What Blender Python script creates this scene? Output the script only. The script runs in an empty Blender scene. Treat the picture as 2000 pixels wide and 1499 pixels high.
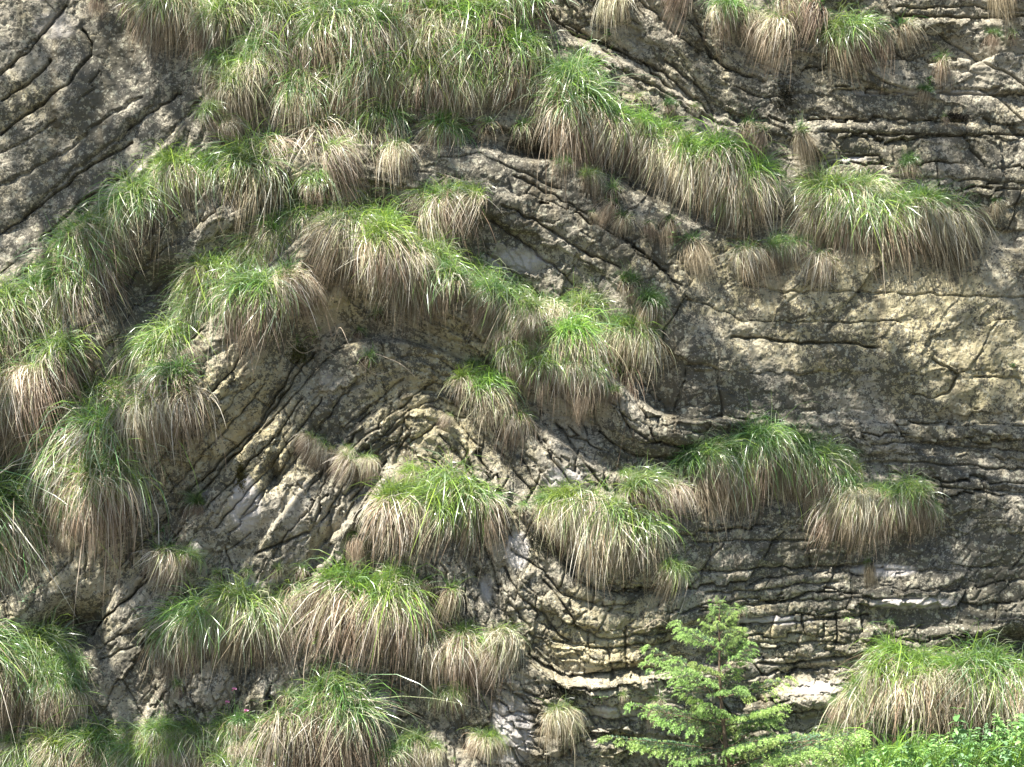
import bpy, math, random
import numpy as np
from mathutils import Vector, Matrix

random.seed(7)
RNG = np.random.default_rng(7)
C = bpy.context.scene.collection

# ------------------------------------------------------------ camera, light
U = 1.0 / 333.0          # metres per photograph pixel on the mean wall plane
D = 12.0                 # camera distance to the mean wall plane
ZC = 2.6                 # camera height
cam_d = bpy.data.cameras.new('camera')
cam = bpy.data.objects.new('camera', cam_d); C.objects.link(cam)
cam.location = (0, -D, ZC); cam.rotation_euler = (math.radians(90), 0, 0)
cam_d.sensor_fit = 'HORIZONTAL'; cam_d.sensor_width = 36
cam_d.lens = 36 * D / (2000 * U)
cam_d.clip_start = 0.1; cam_d.clip_end = 500
bpy.context.scene.camera = cam

SUN_DIR = Vector((-0.38, -0.29, 0.88)).normalized()      # towards the sun
world = bpy.data.worlds.new('World'); bpy.context.scene.world = world
world.use_nodes = True
wn = world.node_tree.nodes; wl = world.node_tree.links
sky = wn.new('ShaderNodeTexSky'); sky.sky_type = 'NISHITA'; sky.sun_disc = False
sky.sun_elevation = math.asin(SUN_DIR.z)
sky.sun_rotation = math.atan2(SUN_DIR.x, SUN_DIR.y)
wn['Background'].inputs[1].default_value = 0.062
wl.new(sky.outputs[0], wn['Background'].inputs[0])
sl = bpy.data.lights.new('sun', 'SUN'); sl.energy = 5.0; sl.angle = math.radians(0.5)
sl.color = (1.0, 0.95, 0.88)
so = bpy.data.objects.new('sun', sl); C.objects.link(so)
so.rotation_euler = SUN_DIR.to_track_quat('Z', 'Y').to_euler()
so.location = (-6, -8, 12)
vs = bpy.context.scene.view_settings
vs.view_transform = 'Standard'; vs.look = 'None'; vs.gamma = 1; vs.use_curve_mapping = False
vs.exposure = 1.68
bpy.context.scene.cycles.max_bounces = 6
bpy.context.scene.cycles.transparent_max_bounces = 6

# ------------------------------------------------------------ numpy noise
def _hash(ix, iy, seed):
    h = (ix.astype(np.int64) * 374761393 + iy.astype(np.int64) * 668265263 + int(seed) * 2147483647 + 974634777) & 0xFFFFFFFF
    h = ((h ^ (h >> 13)) * 1274126177) & 0xFFFFFFFF
    h = ((h ^ (h >> 16)) * 2246822519) & 0xFFFFFFFF
    h = h ^ (h >> 15)
    return (h & 0xFFFFFF).astype(np.float64) / 0xFFFFFF
def vnoise(x, y, seed=0):
    ix = np.floor(x); iy = np.floor(y); fx = x - ix; fy = y - iy
    ix = ix.astype(np.int64); iy = iy.astype(np.int64)
    fx = fx*fx*fx*(fx*(fx*6-15)+10); fy = fy*fy*fy*(fy*(fy*6-15)+10)
    a = _hash(ix, iy, seed); b = _hash(ix+1, iy, seed); c = _hash(ix, iy+1, seed); d = _hash(ix+1, iy+1, seed)
    return (a*(1-fx)+b*fx)*(1-fy) + (c*(1-fx)+d*fx)*fy - 0.5          # -0.5 .. 0.5
def fbm(x, y, scale, octs, seed=0, gain=0.5):
    r = 0; a = 1.0; f = 1.0/scale
    for k in range(octs):
        ca, sa = math.cos(k*1.1+seed), math.sin(k*1.1+seed)
        r = r + a*vnoise((x*ca-y*sa)*f, (x*sa+y*ca)*f, seed+k*17); a *= gain; f *= 2.03
    return r
def ridged(x, y, scale, octs, seed=0):
    r = 0; a = 1.0; f = 1.0/scale
    for k in range(octs):
        r = r + a*(0.5-np.abs(vnoise(x*f, y*f, seed+k*13))*2); a *= 0.5; f *= 2.1
    return r
def worley(x, y, scale, seed=0):
    """returns F1, F2 and a plane-tilted facet height (all in cell units)"""
    X = x/scale; Y = y/scale; ix = np.floor(X).astype(np.int64); iy = np.floor(Y).astype(np.int64)
    f1 = np.full(X.shape, 9.0); f2 = np.full(X.shape, 9.0); h = np.zeros(X.shape)
    for dx in (-1, 0, 1):
        for dy in (-1, 0, 1):
            cx = ix+dx; cy = iy+dy
            sx = cx + _hash(cx, cy, seed); sy = cy + _hash(cx, cy, seed+1)
            d = np.hypot(X-sx, Y-sy)
            gx = _hash(cx, cy, seed+2)-0.5; gy = _hash(cx, cy, seed+3)-0.5; o = _hash(cx, cy, seed+4)-0.5
            hh = (X-sx)*gx*1.6 + (Y-sy)*gy*1.6 + o
            m = d < f1
            f2 = np.where(m, f1, np.minimum(f2, d)); h = np.where(m, hh, h); f1 = np.where(m, d, f1)
    return f1, f2, h
def sstep(a, b, x):
    t = np.clip((x-a)/(b-a), 0, 1); return t*t*(3-2*t)

# ------------------------------------------------------------ bedding field
# seven traces of the folded beds: down-left limb, hinge, right limb, flat beds
L = {
 -1: [(-900,330),(-500,60),(-200,-180),(100,-420),(400,-640),(700,-740),(950,-700),(1200,-560),(1400,-400),(1560,-320),(1800,-290),(2400,-290),(3300,-290)],
 0: [(-900,640),(-500,420),(-200,270),(0,143),(52,100),(130,20),(300,-150),(500,-300),(700,-370),(900,-330),(1080,-200),(1240,-60),(1330,18),(1391,82),(1496,117),(1640,75),(2000,60),(2500,60),(3300,60)],
 1: [(-900,980),(-500,800),(-200,650),(0,535),(105,472),(175,405),(252,350),(367,232),(450,110),(540,20),(680,-50),(850,-55),(1035,7),(1119,66),(1224,105),(1350,185),(1430,228),(1540,238),(2000,236),(2500,236),(3300,236)],
 2: [(-900,1400),(-500,1180),(-200,960),(0,770),(130,620),(250,500),(400,375),(520,310),(650,280),(850,275),(1000,290),(1180,330),(1300,400),(1450,470),(1600,495),(2000,490),(2500,490),(3300,490)],
 3: [(-900,1950),(-500,1700),(-150,1350),(100,1080),(200,870),(350,690),(480,560),(600,455),(690,425),(800,480),(950,560),(1100,640),(1230,770),(1300,815),(1500,822),(2000,832),(2500,832),(3300,832)],
 4: [(-500,2050),(-200,1750),(40,1430),(175,1240),(287,1110),(402,970),(560,780),(680,670),(820,665),(960,740),(1090,860),(1190,925),(1330,930),(1600,950),(2000,965),(2500,965),(3300,965)],
 5: [(0,1900),(250,1500),(330,1330),(450,1150),(600,950),(720,815),(846,749),(930,830),(1000,935),(1084,1065),(1133,1138),(1182,1156),(1350,1149),(1600,1120),(2000,1100),(2500,1095),(3300,1095)],
 6: [(200,2000),(430,1500),(530,1280),(640,1090),(720,960),(780,905),(850,980),(920,1110),(980,1225),(1031,1278),(1108,1320),(1189,1313),(1304,1303),(1600,1275),(2000,1260),(2500,1250),(3300,1250)],
 7: [(450,2000),(580,1600),(650,1320),(740,1170),(800,1130),(860,1260),(930,1370),(1050,1440),(1300,1430),(1650,1400),(2000,1385),(2500,1380),(3300,1380)],
 8: [(700,2000),(760,1650),(800,1560),(860,1600),(1000,1640),(1300,1620),(2000,1560),(3300,1560)],
}
def resample(P, step):
    P = np.array(P, float); seg = np.hypot(*(P[1:]-P[:-1]).T); c = np.concatenate([[0], np.cumsum(seg)])
    n = max(2, int(c[-1]/step)); q = np.linspace(0, c[-1], n)
    return np.stack([np.interp(q, c, P[:,0]), np.interp(q, c, P[:,1])], 1), q
pts = []; sv = []; tv = []
for k, P in L.items():
    R, q = resample(P, 85)
    apex = q[np.argmin(np.where(np.abs(R[:,0]-760) < 400, R[:,1], 1e9))] if k < 8 else q[np.argmin(np.abs(R[:,0]-800))]
    pts.append(R); sv.append(np.full(len(R), float(k))); tv.append(q-apex)
pts = np.concatenate(pts); sv = np.concatenate(sv); tv = np.concatenate(tv)/100.0
def tps(P, v, reg):
    n = len(P); p = P/1000.0
    r2 = ((p[:,None]-p[None])**2).sum(2); K = 0.5*r2*np.log(r2+1e-12)
    A = np.zeros((n+3, n+3)); A[:n,:n] = K + reg*np.eye(n); A[:n,n] = 1; A[:n,n+1:] = p; A[n,:n] = 1; A[n+1:,:n] = p.T
    return np.linalg.solve(A, np.concatenate([v, [0,0,0]])), p
def tps_eval(w, p, X, Y):
    q = np.stack([X.ravel(), Y.ravel()], 1)/1000.0; n = len(p); out = w[n] + q@w[n+1:]
    for i in range(n):
        r2 = ((q-p[i])**2).sum(1); out += w[i]*0.5*r2*np.log(r2+1e-12)
    return out.reshape(X.shape)
GX = np.arange(-1400, 3420, 20.0); GY = np.arange(-1100, 1900, 20.0)
gx, gy = np.meshgrid(GX, GY)
ws, pp = tps(pts, sv, 2e-4); Sg = tps_eval(ws, pp, gx, gy)
wt, pp = tps(pts, tv, 2e-3); Tg = tps_eval(wt, pp, gx, gy)*100.0
Sg_y, Sg_x = np.gradient(Sg, 20.0); GS = np.hypot(Sg_x, Sg_y)
Tg_y, Tg_x = np.gradient(Tg, 20.0); GT = np.clip(np.hypot(Tg_x, Tg_y), 0.3, 3)
def samp(G, X, Y):
    fx = np.clip((X-GX[0])/20.0, 0, len(GX)-1.001); fy = np.clip((Y-GY[0])/20.0, 0, len(GY)-1.001)
    ix = fx.astype(int); iy = fy.astype(int); fx = fx-ix; fy = fy-iy
    return (G[iy,ix]*(1-fx)+G[iy,ix+1]*fx)*(1-fy)+(G[iy+1,ix]*(1-fx)+G[iy+1,ix+1]*fx)*fy

# bed boundaries in s
BND = [-9.0]
def fill(a, b, lo, hi):
    while BND[-1] < a-1e-6: BND.append(a)
    while True:
        n = BND[-1] + random.uniform(lo, hi)
        if n > b-lo*0.6: break
        BND.append(n)
    BND.append(b)
BND = list(np.arange(-9, -0.9, 0.34))
fill(-1, 0, .28, .45)
fill(0, 1, .26, .46)
fill(1, 2, .17, .36)
BND += [2.27, 2.51, 2.86, 3.0]
fill(3, 4, .2, .36)
fill(4, 5, .2, .36)
fill(5, 6, .15, .28)
fill(6, 7, .18, .36)
BND += list(np.arange(7.25, 14, 0.3))
BND = np.array(sorted(set(np.round(BND, 4))))
NB = len(BND)
JT = {}                                                    # cross joints of every bed
def joints(b):
    if b not in JT:
        r = random.Random(b*31+5); s0 = BND[b]; th = BND[min(b+1, NB-1)]-s0
        base = 60 if s0 >= 3 else 95
        if 2.2 < s0 < 3: base = 330
        if -1 < s0 < 1: base = 130
        t = -3500.0; J = []; S = []
        while t < 4500:
            t += base*r.uniform(0.45, 2.3); J.append(t); S.append(r.uniform(0.1, 1) if r.random() < 0.72 else 0.0)
        JT[b] = (np.array(J), np.array(S))
    return JT[b]

# traced cracks / edges: (points, half width px, depth m)
CR = [
 ([(0,146),(40,112),(60,98),(95,50),(130,15)], 5, .07), ([(0,200),(50,165),(84,140),(98,118)], 6, .08),
 ([(0,262),(40,230),(87,200),(130,165),(160,130),(180,105),(178,82),(160,60)], 6, .09),
 ([(0,300),(60,270),(110,232)], 5, .03), ([(0,365),(120,300),(200,235),(280,190)], 9, .035), ([(40,430),(150,330),(250,262)], 8, .03),
 ([(0,455),(80,400),(170,330),(260,280)], 5, .06), ([(80,470),(160,395),(245,340)], 6, .06),
 ([(250,255),(300,215),(353,183)], 5, .07),
 ([(1035,7),(1085,40),(1119,66),(1170,75),(1224,105),(1290,140),(1350,185),(1398,224)], 5, .08),
 ([(1325,18),(1360,60),(1391,112),(1440,140),(1496,157)], 5, .07),([(1300,115),(1363,168),(1398,218)], 4, .06),
 ([(1180,95),(1240,150),(1330,190),(1400,235)], 5, .06),([(1120,66),(1150,50),(1140,30)], 4, .04),
 ([(1750,12),(1830,14),(1900,12),(2010,20)], 4, .07),([(1750,32),(1840,30),(1900,33),(2010,31)], 5, .10),
 ([(1690,182),(1800,184),(1900,186),(2010,182)], 5, .06),([(1580,235),(1700,232),(1880,236)], 4, .05),([(1600,258),(1740,262),(1880,264),(2010,262)], 4, .08),
 ([(1580,316),(1640,306),(1720,303),(1740,330)], 5, .06),([(1700,345),(1900,352),(2010,360)], 4, .04),
 ([(1887,238),(1890,262)], 4, .05),([(1935,236),(1940,264)], 4, .05),
 ([(860,310),(935,298),(1000,330),(1095,367)], 4, .04),([(979,402),(1040,430),(1098,465),(1160,500),(1210,525)], 5, .07),
 ([(960,430),(1020,470),(1080,520),(1130,560)], 5, .06),([(944,492),(1000,530),(1060,590)], 5, .07),
 ([(1000,340),(1120,400),(1230,470),(1330,560)], 4, .05),([(1130,340),(1170,400),(1250,500),(1300,530)], 4, .04),
 ([(1455,555),(1530,571),(1640,570),(1800,575),(2010,580)], 4, .035),([(1340,585),(1400,605),(1450,625),(1560,630),(1760,628)], 3, .03),
 ([(1430,658),(1500,662),(1560,672),(1640,668),(1712,680)], 5, .08),([(1820,700),(1850,715),(1870,735),(1850,765),(1825,778),(1780,770)], 4, .05),
 ([(1900,735),(1990,742)], 4, .04),([(1245,787),(1262,815),(1350,818),(1410,815)], 5, .06),
 ([(1168,840),(1210,875),(1245,892),(1315,895),(1350,888)], 6, .08),([(1225,830),(1270,860),(1330,872),(1400,872)], 5, .06),
 ([(1340,715),(1370,715),(1400,720),(1408,790),(1410,815)], 6, .04),([(1340,720),(1338,745),(1315,800)], 5, .05),
 ([(1750,828),(1850,830),(2010,832)], 5, .05),([(1700,868),(1800,866),(1880,875),(2010,880)], 5, .05),([(1690,902),(1800,905),(1900,912),(2010,920)], 5, .05),
 ([(1830,950),(1900,955),(2010,965)], 5, .05),
 ([(266,948),(332,875),(402,780),(437,742),(497,658),(530,630)], 4, .08),([(353,1008),(420,930),(472,875),(540,790),(595,714),(616,686)], 4, .10),
 ([(365,965),(430,900),(497,840),(553,752),(580,700)], 4, .09),([(440,905),(500,850),(560,790),(640,700)], 4, .05),
 ([(395,1000),(470,920),(540,850),(590,780)], 4, .07),([(430,780),(460,770),(500,745)], 3, .03),([(350,850),(390,830),(430,850)],3,.02),
 ([(550,930),(600,870),(650,800),(700,740)], 5, .05),([(600,960),(650,900),(690,850)], 6, .06),([(640,1000),(680,930),(720,880)], 6, .07),
 ([(690,1020),(730,950),(750,900)], 6, .06),([(500,1080),(560,1055),(610,1040),(640,1000)], 5, .08),
 ([(310,985),(380,905),(450,830),(520,750)], 3, .05),([(420,1030),(500,945),(565,865),(630,780)], 3, .06),([(380,880),(430,815),(470,760)], 3, .04),([(470,1010),(540,930),(590,860)], 4, .06),
 ([(230,1040),(290,985),(330,930)], 3, .04),([(260,1160),(310,1100),(350,1050)], 3, .05),([(330,940),(365,960)], 2, .03),([(430,850),(470,880)], 2, .03),([(500,780),(545,812)], 3, .04),([(560,700),(600,735)], 3, .04),([(400,930),(440,950)], 2, .03),
 ([(700,820),(740,780),(790,740)], 3, .04),([(740,860),(800,800),(860,780),(920,800)], 3, .03),([(860,850),(900,900),(940,960)], 3, .04),([(1020,900),(1060,960),(1100,1000)], 4, .06),
 ([(175,1240),(210,1200),(245,1173),(287,1138),(330,1090)], 5, .12),([(190,1270),(240,1240),(300,1225)], 4, .04),([(205,1065),(250,1020),(300,960)], 4, .05),
 ([(230,1110),(280,1060),(320,1020)], 4, .05),([(195,1290),(260,1262),(330,1240)], 4, .05),([(440,1080),(470,1060),(490,1040)], 3, .04),
 ([(783,798),(810,770),(846,749),(888,752)], 4, .06),([(800,870),(850,830),(880,810),(910,815)], 4, .05),([(780,880),(800,850),(783,798)], 4, .04),
 ([(930,1000),(870,930),(830,880)], 4, .03),([(1000,1050),(960,980),(920,930),(890,880)], 4, .05),([(1060,990),(1010,930),(970,870)], 5, .06),
 ([(1125,960),(1080,900),(1040,840)], 5, .09),([(1190,960),(1130,890),(1090,830)], 6, .08),
 ([(1084,1065),(1105,1100),(1133,1138),(1182,1156),(1250,1150),(1350,1149)], 5, .09),
 ([(985,1110),(1010,1160),(1060,1200),(1090,1240),(1115,1255)], 5, .07),([(1031,1278),(1065,1300),(1108,1320),(1150,1322),(1189,1313),(1250,1305),(1310,1300)], 6, .11),
 ([(1100,1190),(1140,1235),(1190,1250),(1250,1240),(1330,1235)], 4, .06),([(1060,1130),(1100,1180),(1130,1230)], 4, .06),
 ([(1080,1250),(1110,1260),(1185,1268),(1240,1262),(1310,1255)], 5, .06),([(1188,1270),(1196,1310),(1196,1340)], 5, .07),([(1222,1225),(1224,1262),(1222,1300)], 5, .07),
 ([(1000,1075),(1060,1115),(1100,1165),(1170,1185),(1240,1180)], 4, .06),
 ([(1350,1060),(1440,1055),(1580,1055)], 4, .06),([(1350,1120),(1450,1110),(1600,1110),(1700,1105)], 5, .07),([(1380,1160),(1500,1150),(1640,1135)], 4, .06),
 ([(1420,1185),(1560,1175),(1690,1170)], 4, .06),([(1450,1222),(1560,1215),(1700,1205)], 5, .08),([(1440,1260),(1520,1258),(1640,1255)], 4, .05),
 ([(1480,1295),(1560,1298),(1620,1285),(1700,1290)], 5, .09),([(1556,1210),(1556,1228)], 4, .05),([(1632,1200),(1635,1258)], 4, .06),
 ([(1386,1120),(1390,1060)], 4, .05),([(1580,1075),(1585,1110)], 5, .05),([(1650,1160),(1700,1168),(1800,1170)], 4, .05),
 ([(950,1350),(990,1345),(1040,1370),(1060,1420)], 4, .05),([(980,1400),(1010,1390),(1060,1400)], 4, .05),([(1140,1400),(1200,1410),(1260,1395)], 5, .06),
 ([(1100,1480),(1160,1430),(1240,1440)], 5, .06),
]
HOLES = [  # px, py, rx, ry, depth (m, negative recess, positive bulge)
 (285,565,85,60,-.22),(140,780,50,60,-.2),(50,930,70,45,-.25),(560,392,110,28,-.16),(1040,292,90,16,-.16),(1115,1050,34,38,-.16),
 (160,1225,60,45,-.22),(1985,1255,60,30,-.2),(540,925,13,28,-.14),(1585,1322,90,26,-.14),(640,560,22,16,-.08),(1150,820,35,30,-.10),
 (600,985,120,90,.10),(450,820,160,140,.03),(170,200,200,150,.08),(1100,900,70,50,.06),(1450,950,80,80,-.08),
 (1700,640,260,130,.04),(1400,700,60,90,.05),(230,1150,80,70,.08),(740,1385,40,34,.10),(1590,1350,75,30,.10),(1000,1420,50,60,.06),
 (1190,1290,70,50,.05),(640,900,30,60,-.06),(700,1080,60,50,-.12),(470,1330,60,40,.04),(660,370,60,30,.05),
]
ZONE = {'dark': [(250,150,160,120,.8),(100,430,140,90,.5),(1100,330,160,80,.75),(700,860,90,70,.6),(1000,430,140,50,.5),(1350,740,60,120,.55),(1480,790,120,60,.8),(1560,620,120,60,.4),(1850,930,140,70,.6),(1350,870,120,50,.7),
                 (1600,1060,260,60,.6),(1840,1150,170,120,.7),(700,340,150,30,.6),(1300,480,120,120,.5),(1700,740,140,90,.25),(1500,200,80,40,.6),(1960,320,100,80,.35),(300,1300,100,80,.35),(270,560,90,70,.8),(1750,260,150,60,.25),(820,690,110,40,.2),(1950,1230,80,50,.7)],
        'yellow': [(1700,600,300,120,.9),(1900,700,160,120,.9),(450,820,140,140,.8),(1200,1240,120,90,.8),(850,800,140,90,.8),(900,680,90,60,.9),(650,580,70,50,.9),(1400,520,120,50,.9),(200,1080,90,90,.6),(1850,480,120,60,.6),(620,340,100,30,.7),(1600,1040,80,25,.8),(1500,1240,100,40,.5),(80,180,50,40,.6)],
        'fresh_lit': [(480,985,28,50,1),(1100,935,45,28,.6),(1010,1075,22,34,1),(740,1385,30,30,1),(1780,1178,75,12,1),(1730,1115,60,12,.9),(1510,1212,70,9,1),(1600,1345,60,18,.6),(460,1142,45,14,1),(1000,1430,40,60,.9),(1010,510,60,26,.7),(110,50,60,40,.45),
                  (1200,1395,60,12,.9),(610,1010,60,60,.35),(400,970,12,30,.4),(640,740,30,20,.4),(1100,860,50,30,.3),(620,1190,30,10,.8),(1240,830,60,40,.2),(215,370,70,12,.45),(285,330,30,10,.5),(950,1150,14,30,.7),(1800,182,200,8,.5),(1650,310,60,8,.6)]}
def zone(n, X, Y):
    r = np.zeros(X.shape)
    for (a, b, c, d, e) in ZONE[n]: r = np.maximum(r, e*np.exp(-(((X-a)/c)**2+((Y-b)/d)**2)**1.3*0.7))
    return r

def base_depth(X, Y):
    d = (Y-750)*U*0.10
    s = samp(Sg, X, Y)
    left = 1-sstep(1250, 1500, X)
    for k, a, la in ((1.0, .07, 1), (2.0, .16, .6), (3.0, .20, .3), (4.0, .08, .5), (5.0, .06, .5), (6.0, .10, .3)):
        f = sstep(k-.06, k+.05, s) - sstep(k+.25, k+1.0, s)*0.85
        d += a*f*np.clip(left+la*0.4, 0, 1)
    for (a, b, c, e, h) in HOLES:
        d += h*np.exp(-(((X-a)/c)**2+((Y-b)/e)**2))
    d += 0.16*fbm(X, Y, 420, 2, 3)
    return d
def rock(X, Y, want_id=False):
    """outward depth (m) of the rock face at photograph pixels X, Y on the mean plane"""
    b0 = base_depth(X, Y)
    # where this point of the plane is seen once it stands b0 nearer
    X = 1000+(X-1000)*D/(D-b0); Y = 749.5+(Y-749.5)*D/(D-b0)
    wx = X + 8*fbm(X, Y, 90, 4, 11, .55); wy = Y + 8*fbm(X, Y, 90, 4, 12, .55)
    s = samp(Sg, wx, wy); t = samp(Tg, wx, wy); gs = np.maximum(samp(GS, X, Y), 1e-4); gt = samp(GT, X, Y)
    s = s + 0.022*fbm(X, Y, 160, 2, 21)
    jf1, jf2, jh = worley(wx, wy, 34, 301); jc = sstep(.05, .12, jf2-jf1)
    s = s + np.clip(jh, -.6, .6)*13*gs*jc
    smooth = np.exp(-(((X-130)/300)**2+((Y-200)/300)**2)**1.5)          # the smooth thick beds at the upper left
    massive = sstep(2.02, 2.2, s)*(1-sstep(2.86, 2.98, s))*sstep(1250, 1450, X)
    flat = np.maximum(np.maximum(np.exp(-(((X-430)/210)**2+((Y-850)/210)**2)), np.exp(-(((X-820)/180)**2+((Y-800)/130)**2))), np.exp(-(((X-230)/120)**2+((Y-1120)/140)**2)))
    flat = np.maximum(flat, 1.2*np.exp(-(((X-700)/330)**2+((Y-315)/60)**2)))
    b = np.clip(np.searchsorted(BND, s, side='right')-1, 0, NB-2)
    s0 = BND[b]; s1 = BND[b+1]
    dlo = (s-s0)/gs; dhi = (s1-s)/gs; th = (s1-s0)/gs
    rb = np.random.default_rng(99).uniform(-1, 1, NB+2)
    def prot(bb):
        return 0.022*rb[bb] + 0.030*vnoise(t/150.0, bb*7.3, 41) + 0.02*vnoise(t/60.0, bb*3.7, 42)
    w = 2.4
    pc = prot(b); pl = prot(np.maximum(b-1, 0))
    kk = sstep(-w, w, dlo*1.0-1.0)
    scale_p = (1-.5*flat)*np.clip(th/34.0, 0.5, 1.2)*.62*(1-.72*massive)*(1-.55*smooth)
    d = (pl*(1-kk)+pc*kk)*scale_p
    # rounded bed profile + crack between the beds
    str_lo = np.clip(0.30+2.0*vnoise(t/110.0, b*5.1, 51), 0, 1); str_hi = np.clip(0.30+2.0*vnoise(t/110.0, (b+1)*5.1, 51), 0, 1)
    cw = 2.4+2.0*vnoise(t/40.0, b*1.1, 52)
    ms = (1-.7*massive)*(1-.55*smooth)*(1-.45*flat)
    crack = str_lo*np.clip(1-dlo/(cw*1.15), 0, 1) + str_hi*np.clip(1-dhi/(cw*1.15), 0, 1)
    crk = 0.055*crack*ms
    d += 0.010*np.clip(1-(np.abs(dlo-dhi)/np.maximum(dlo+dhi, 1))**3, 0, 1)*scale_p - crk
    # cross joints
    jid = np.zeros(b.shape, np.int64); jd = np.full(b.shape, 999.0); js = np.zeros(b.shape)
    tj = t + 16*fbm(X, Y, 50, 2, 61)
    for bb in np.unique(b):
        J, S = joints(int(bb)); m = b == bb; tt = tj[m]
        k = np.clip(np.searchsorted(J, tt), 1, len(J)-1)
        dl = tt-J[k-1]; dr = J[k]-tt; near = np.where(dl < dr, k-1, k)
        jd[m] = np.minimum(dl, dr)/gt[m]; js[m] = S[near]
        strong = np.cumsum(S > 0.25); jid[m] = strong[k-1]
    hb = _hash(b.astype(np.int64), jid, 71)-.5; h1 = _hash(b.astype(np.int64), jid, 72)-.5; h2 = _hash(b.astype(np.int64), jid, 73)-.5
    edge = np.clip(np.minimum(np.minimum(jd, dlo), dhi)/2.6, 0, 1)
    jscale = (1-.85*smooth)*(1-.6*massive)*(1-.45*flat)
    d += (0.042*hb + 0.0004*h1*np.clip(dlo-dhi, -60, 60))*edge*jscale
    d -= 0.042*js*np.clip(1-jd/2.9, 0, 1)*jscale
    # chunky facets and grain
    f1, f2, h = worley(t*.55+8*fbm(X, Y, 30, 2, 5), s*150, 80, 81); d += 0.032*h*(1-.6*smooth)*(1-.4*massive)*(1-.4*flat)
    core = sstep(4.2, 5.5, s)*(1-sstep(1250, 1400, X))
    f1, f2, h = worley(t*.7+5*fbm(X, Y, 20, 2, 6), s*190, 38, 85)
    brk = sstep(-.1, .25, vnoise(X/150, Y/150, 77))
    d += (0.012+.012*core)*h*(1-.6*smooth)*(1-.4*massive)*(1-.5*flat) - (1-.6*flat)*(.012+.012*core)*brk*np.exp(-((f2-f1)/.05)**2)*(1-.8*smooth)*(1-.6*massive)
    d += 0.034*fbm(X, Y, 120, 3, 7) + 0.013*fbm(X, Y, 34, 5, 8, .66) - 0.010*np.clip(ridged(X, Y, 70, 3, 9)-.5, 0, 1)
    f1, f2, h = worley(wx, wy, 17, 88); d += .0045*h*(1-.4*smooth)
    # fine roughness; thin bed laminae in the flat beds
    lam = np.sin(s*46+4*fbm(X, Y, 150, 2, 14))*sstep(.0, .35, vnoise(t/200.0, s*2.0, 15)+.15)
    d += .003*lam*(1-smooth)*(1-massive*.7)
    d += smooth*(.05*vnoise((s*5.5), t/260.0, 91) + .012*fbm(s*130, t*.35, 40, 2, 92))
    for P, hw, dp in CR:
        P = np.array(P, float); x0, y0 = P.min(0)-30; x1, y1 = P.max(0)+30
        m = (X > x0) & (X < x1) & (Y > y0) & (Y < y1)
        if not m.any(): continue
        xx = X[m]+3.5*vnoise(X[m]/18, Y[m]/18, 33)*2; yy = Y[m]+3.5*vnoise(X[m]/18, Y[m]/18, 34)*2
        dm = np.full(xx.shape, 1e9)
        for i in range(len(P)-1):
            a = P[i]; v = P[i+1]-a; q = np.clip(((xx-a[0])*v[0]+(yy-a[1])*v[1])/(v@v), 0, 1)
            dm = np.minimum(dm, np.hypot(xx-a[0]-q*v[0], yy-a[1]-q*v[1]))
        wv = hw*(.45+1.0*(vnoise(X[m]/25, Y[m]/25, 35)+.5))*.66
        d[m] -= dp*.75*np.clip(1-dm/(wv*.95), 0, 1) + dp*.18*np.exp(-(dm/(wv*4))**2)
    d = b0 + d
    if want_id:
        return d, b, jid, X, Y, s, smooth, massive
    return d
def place(px, py, extra=0.0):
    """world point on the rock face that is seen at photograph pixel px, py; extra metres nearer"""
    X, Y = float(px), float(py)
    for _ in range(4):
        d = float(rock_lookup(X, Y))+extra
        X = 1000+(px-1000)*(D-d)/D; Y = 749.5+(py-749.5)*(D-d)/D
    return Vector(((X-1000)*U, -d, ZC-(Y-749.5)*U))

# ------------------------------------------------------------ the grid
def axis(lo, a, b, hi, fine):
    out = [a]; st = fine
    while out[-1] > lo: st = min(st*1.05, 60); out.append(out[-1]-st)
    left = out[::-1][:-1]
    mid = list(np.arange(a, b, fine)); out = [mid[-1]+fine]; st = fine
    while out[-1] < hi: st = min(st*1.05, 60); out.append(out[-1]+st)
    return np.array(left+mid+out)
AX = axis(-1300, -22, 2024, 3300, 1.93); AY = axis(-1000, -20, 1524, 1660, 1.93)
PX, PY = np.meshgrid(AX, AY)
DEP, BB, JJ, VX, VY, SS, SMO, MAS = rock(PX, PY, True)
ny, nx = DEP.shape
def rock_lookup(x, y):
    ix = min(max(np.searchsorted(AX, x)-1, 0), nx-2); iy = min(max(np.searchsorted(AY, y)-1, 0), ny-2)
    fx = (x-AX[ix])/(AX[ix+1]-AX[ix]); fy = (y-AY[iy])/(AY[iy+1]-AY[iy])
    return (DEP[iy,ix]*(1-fx)+DEP[iy,ix+1]*fx)*(1-fy)+(DEP[iy+1,ix]*(1-fx)+DEP[iy+1,ix+1]*fx)*fy

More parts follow.
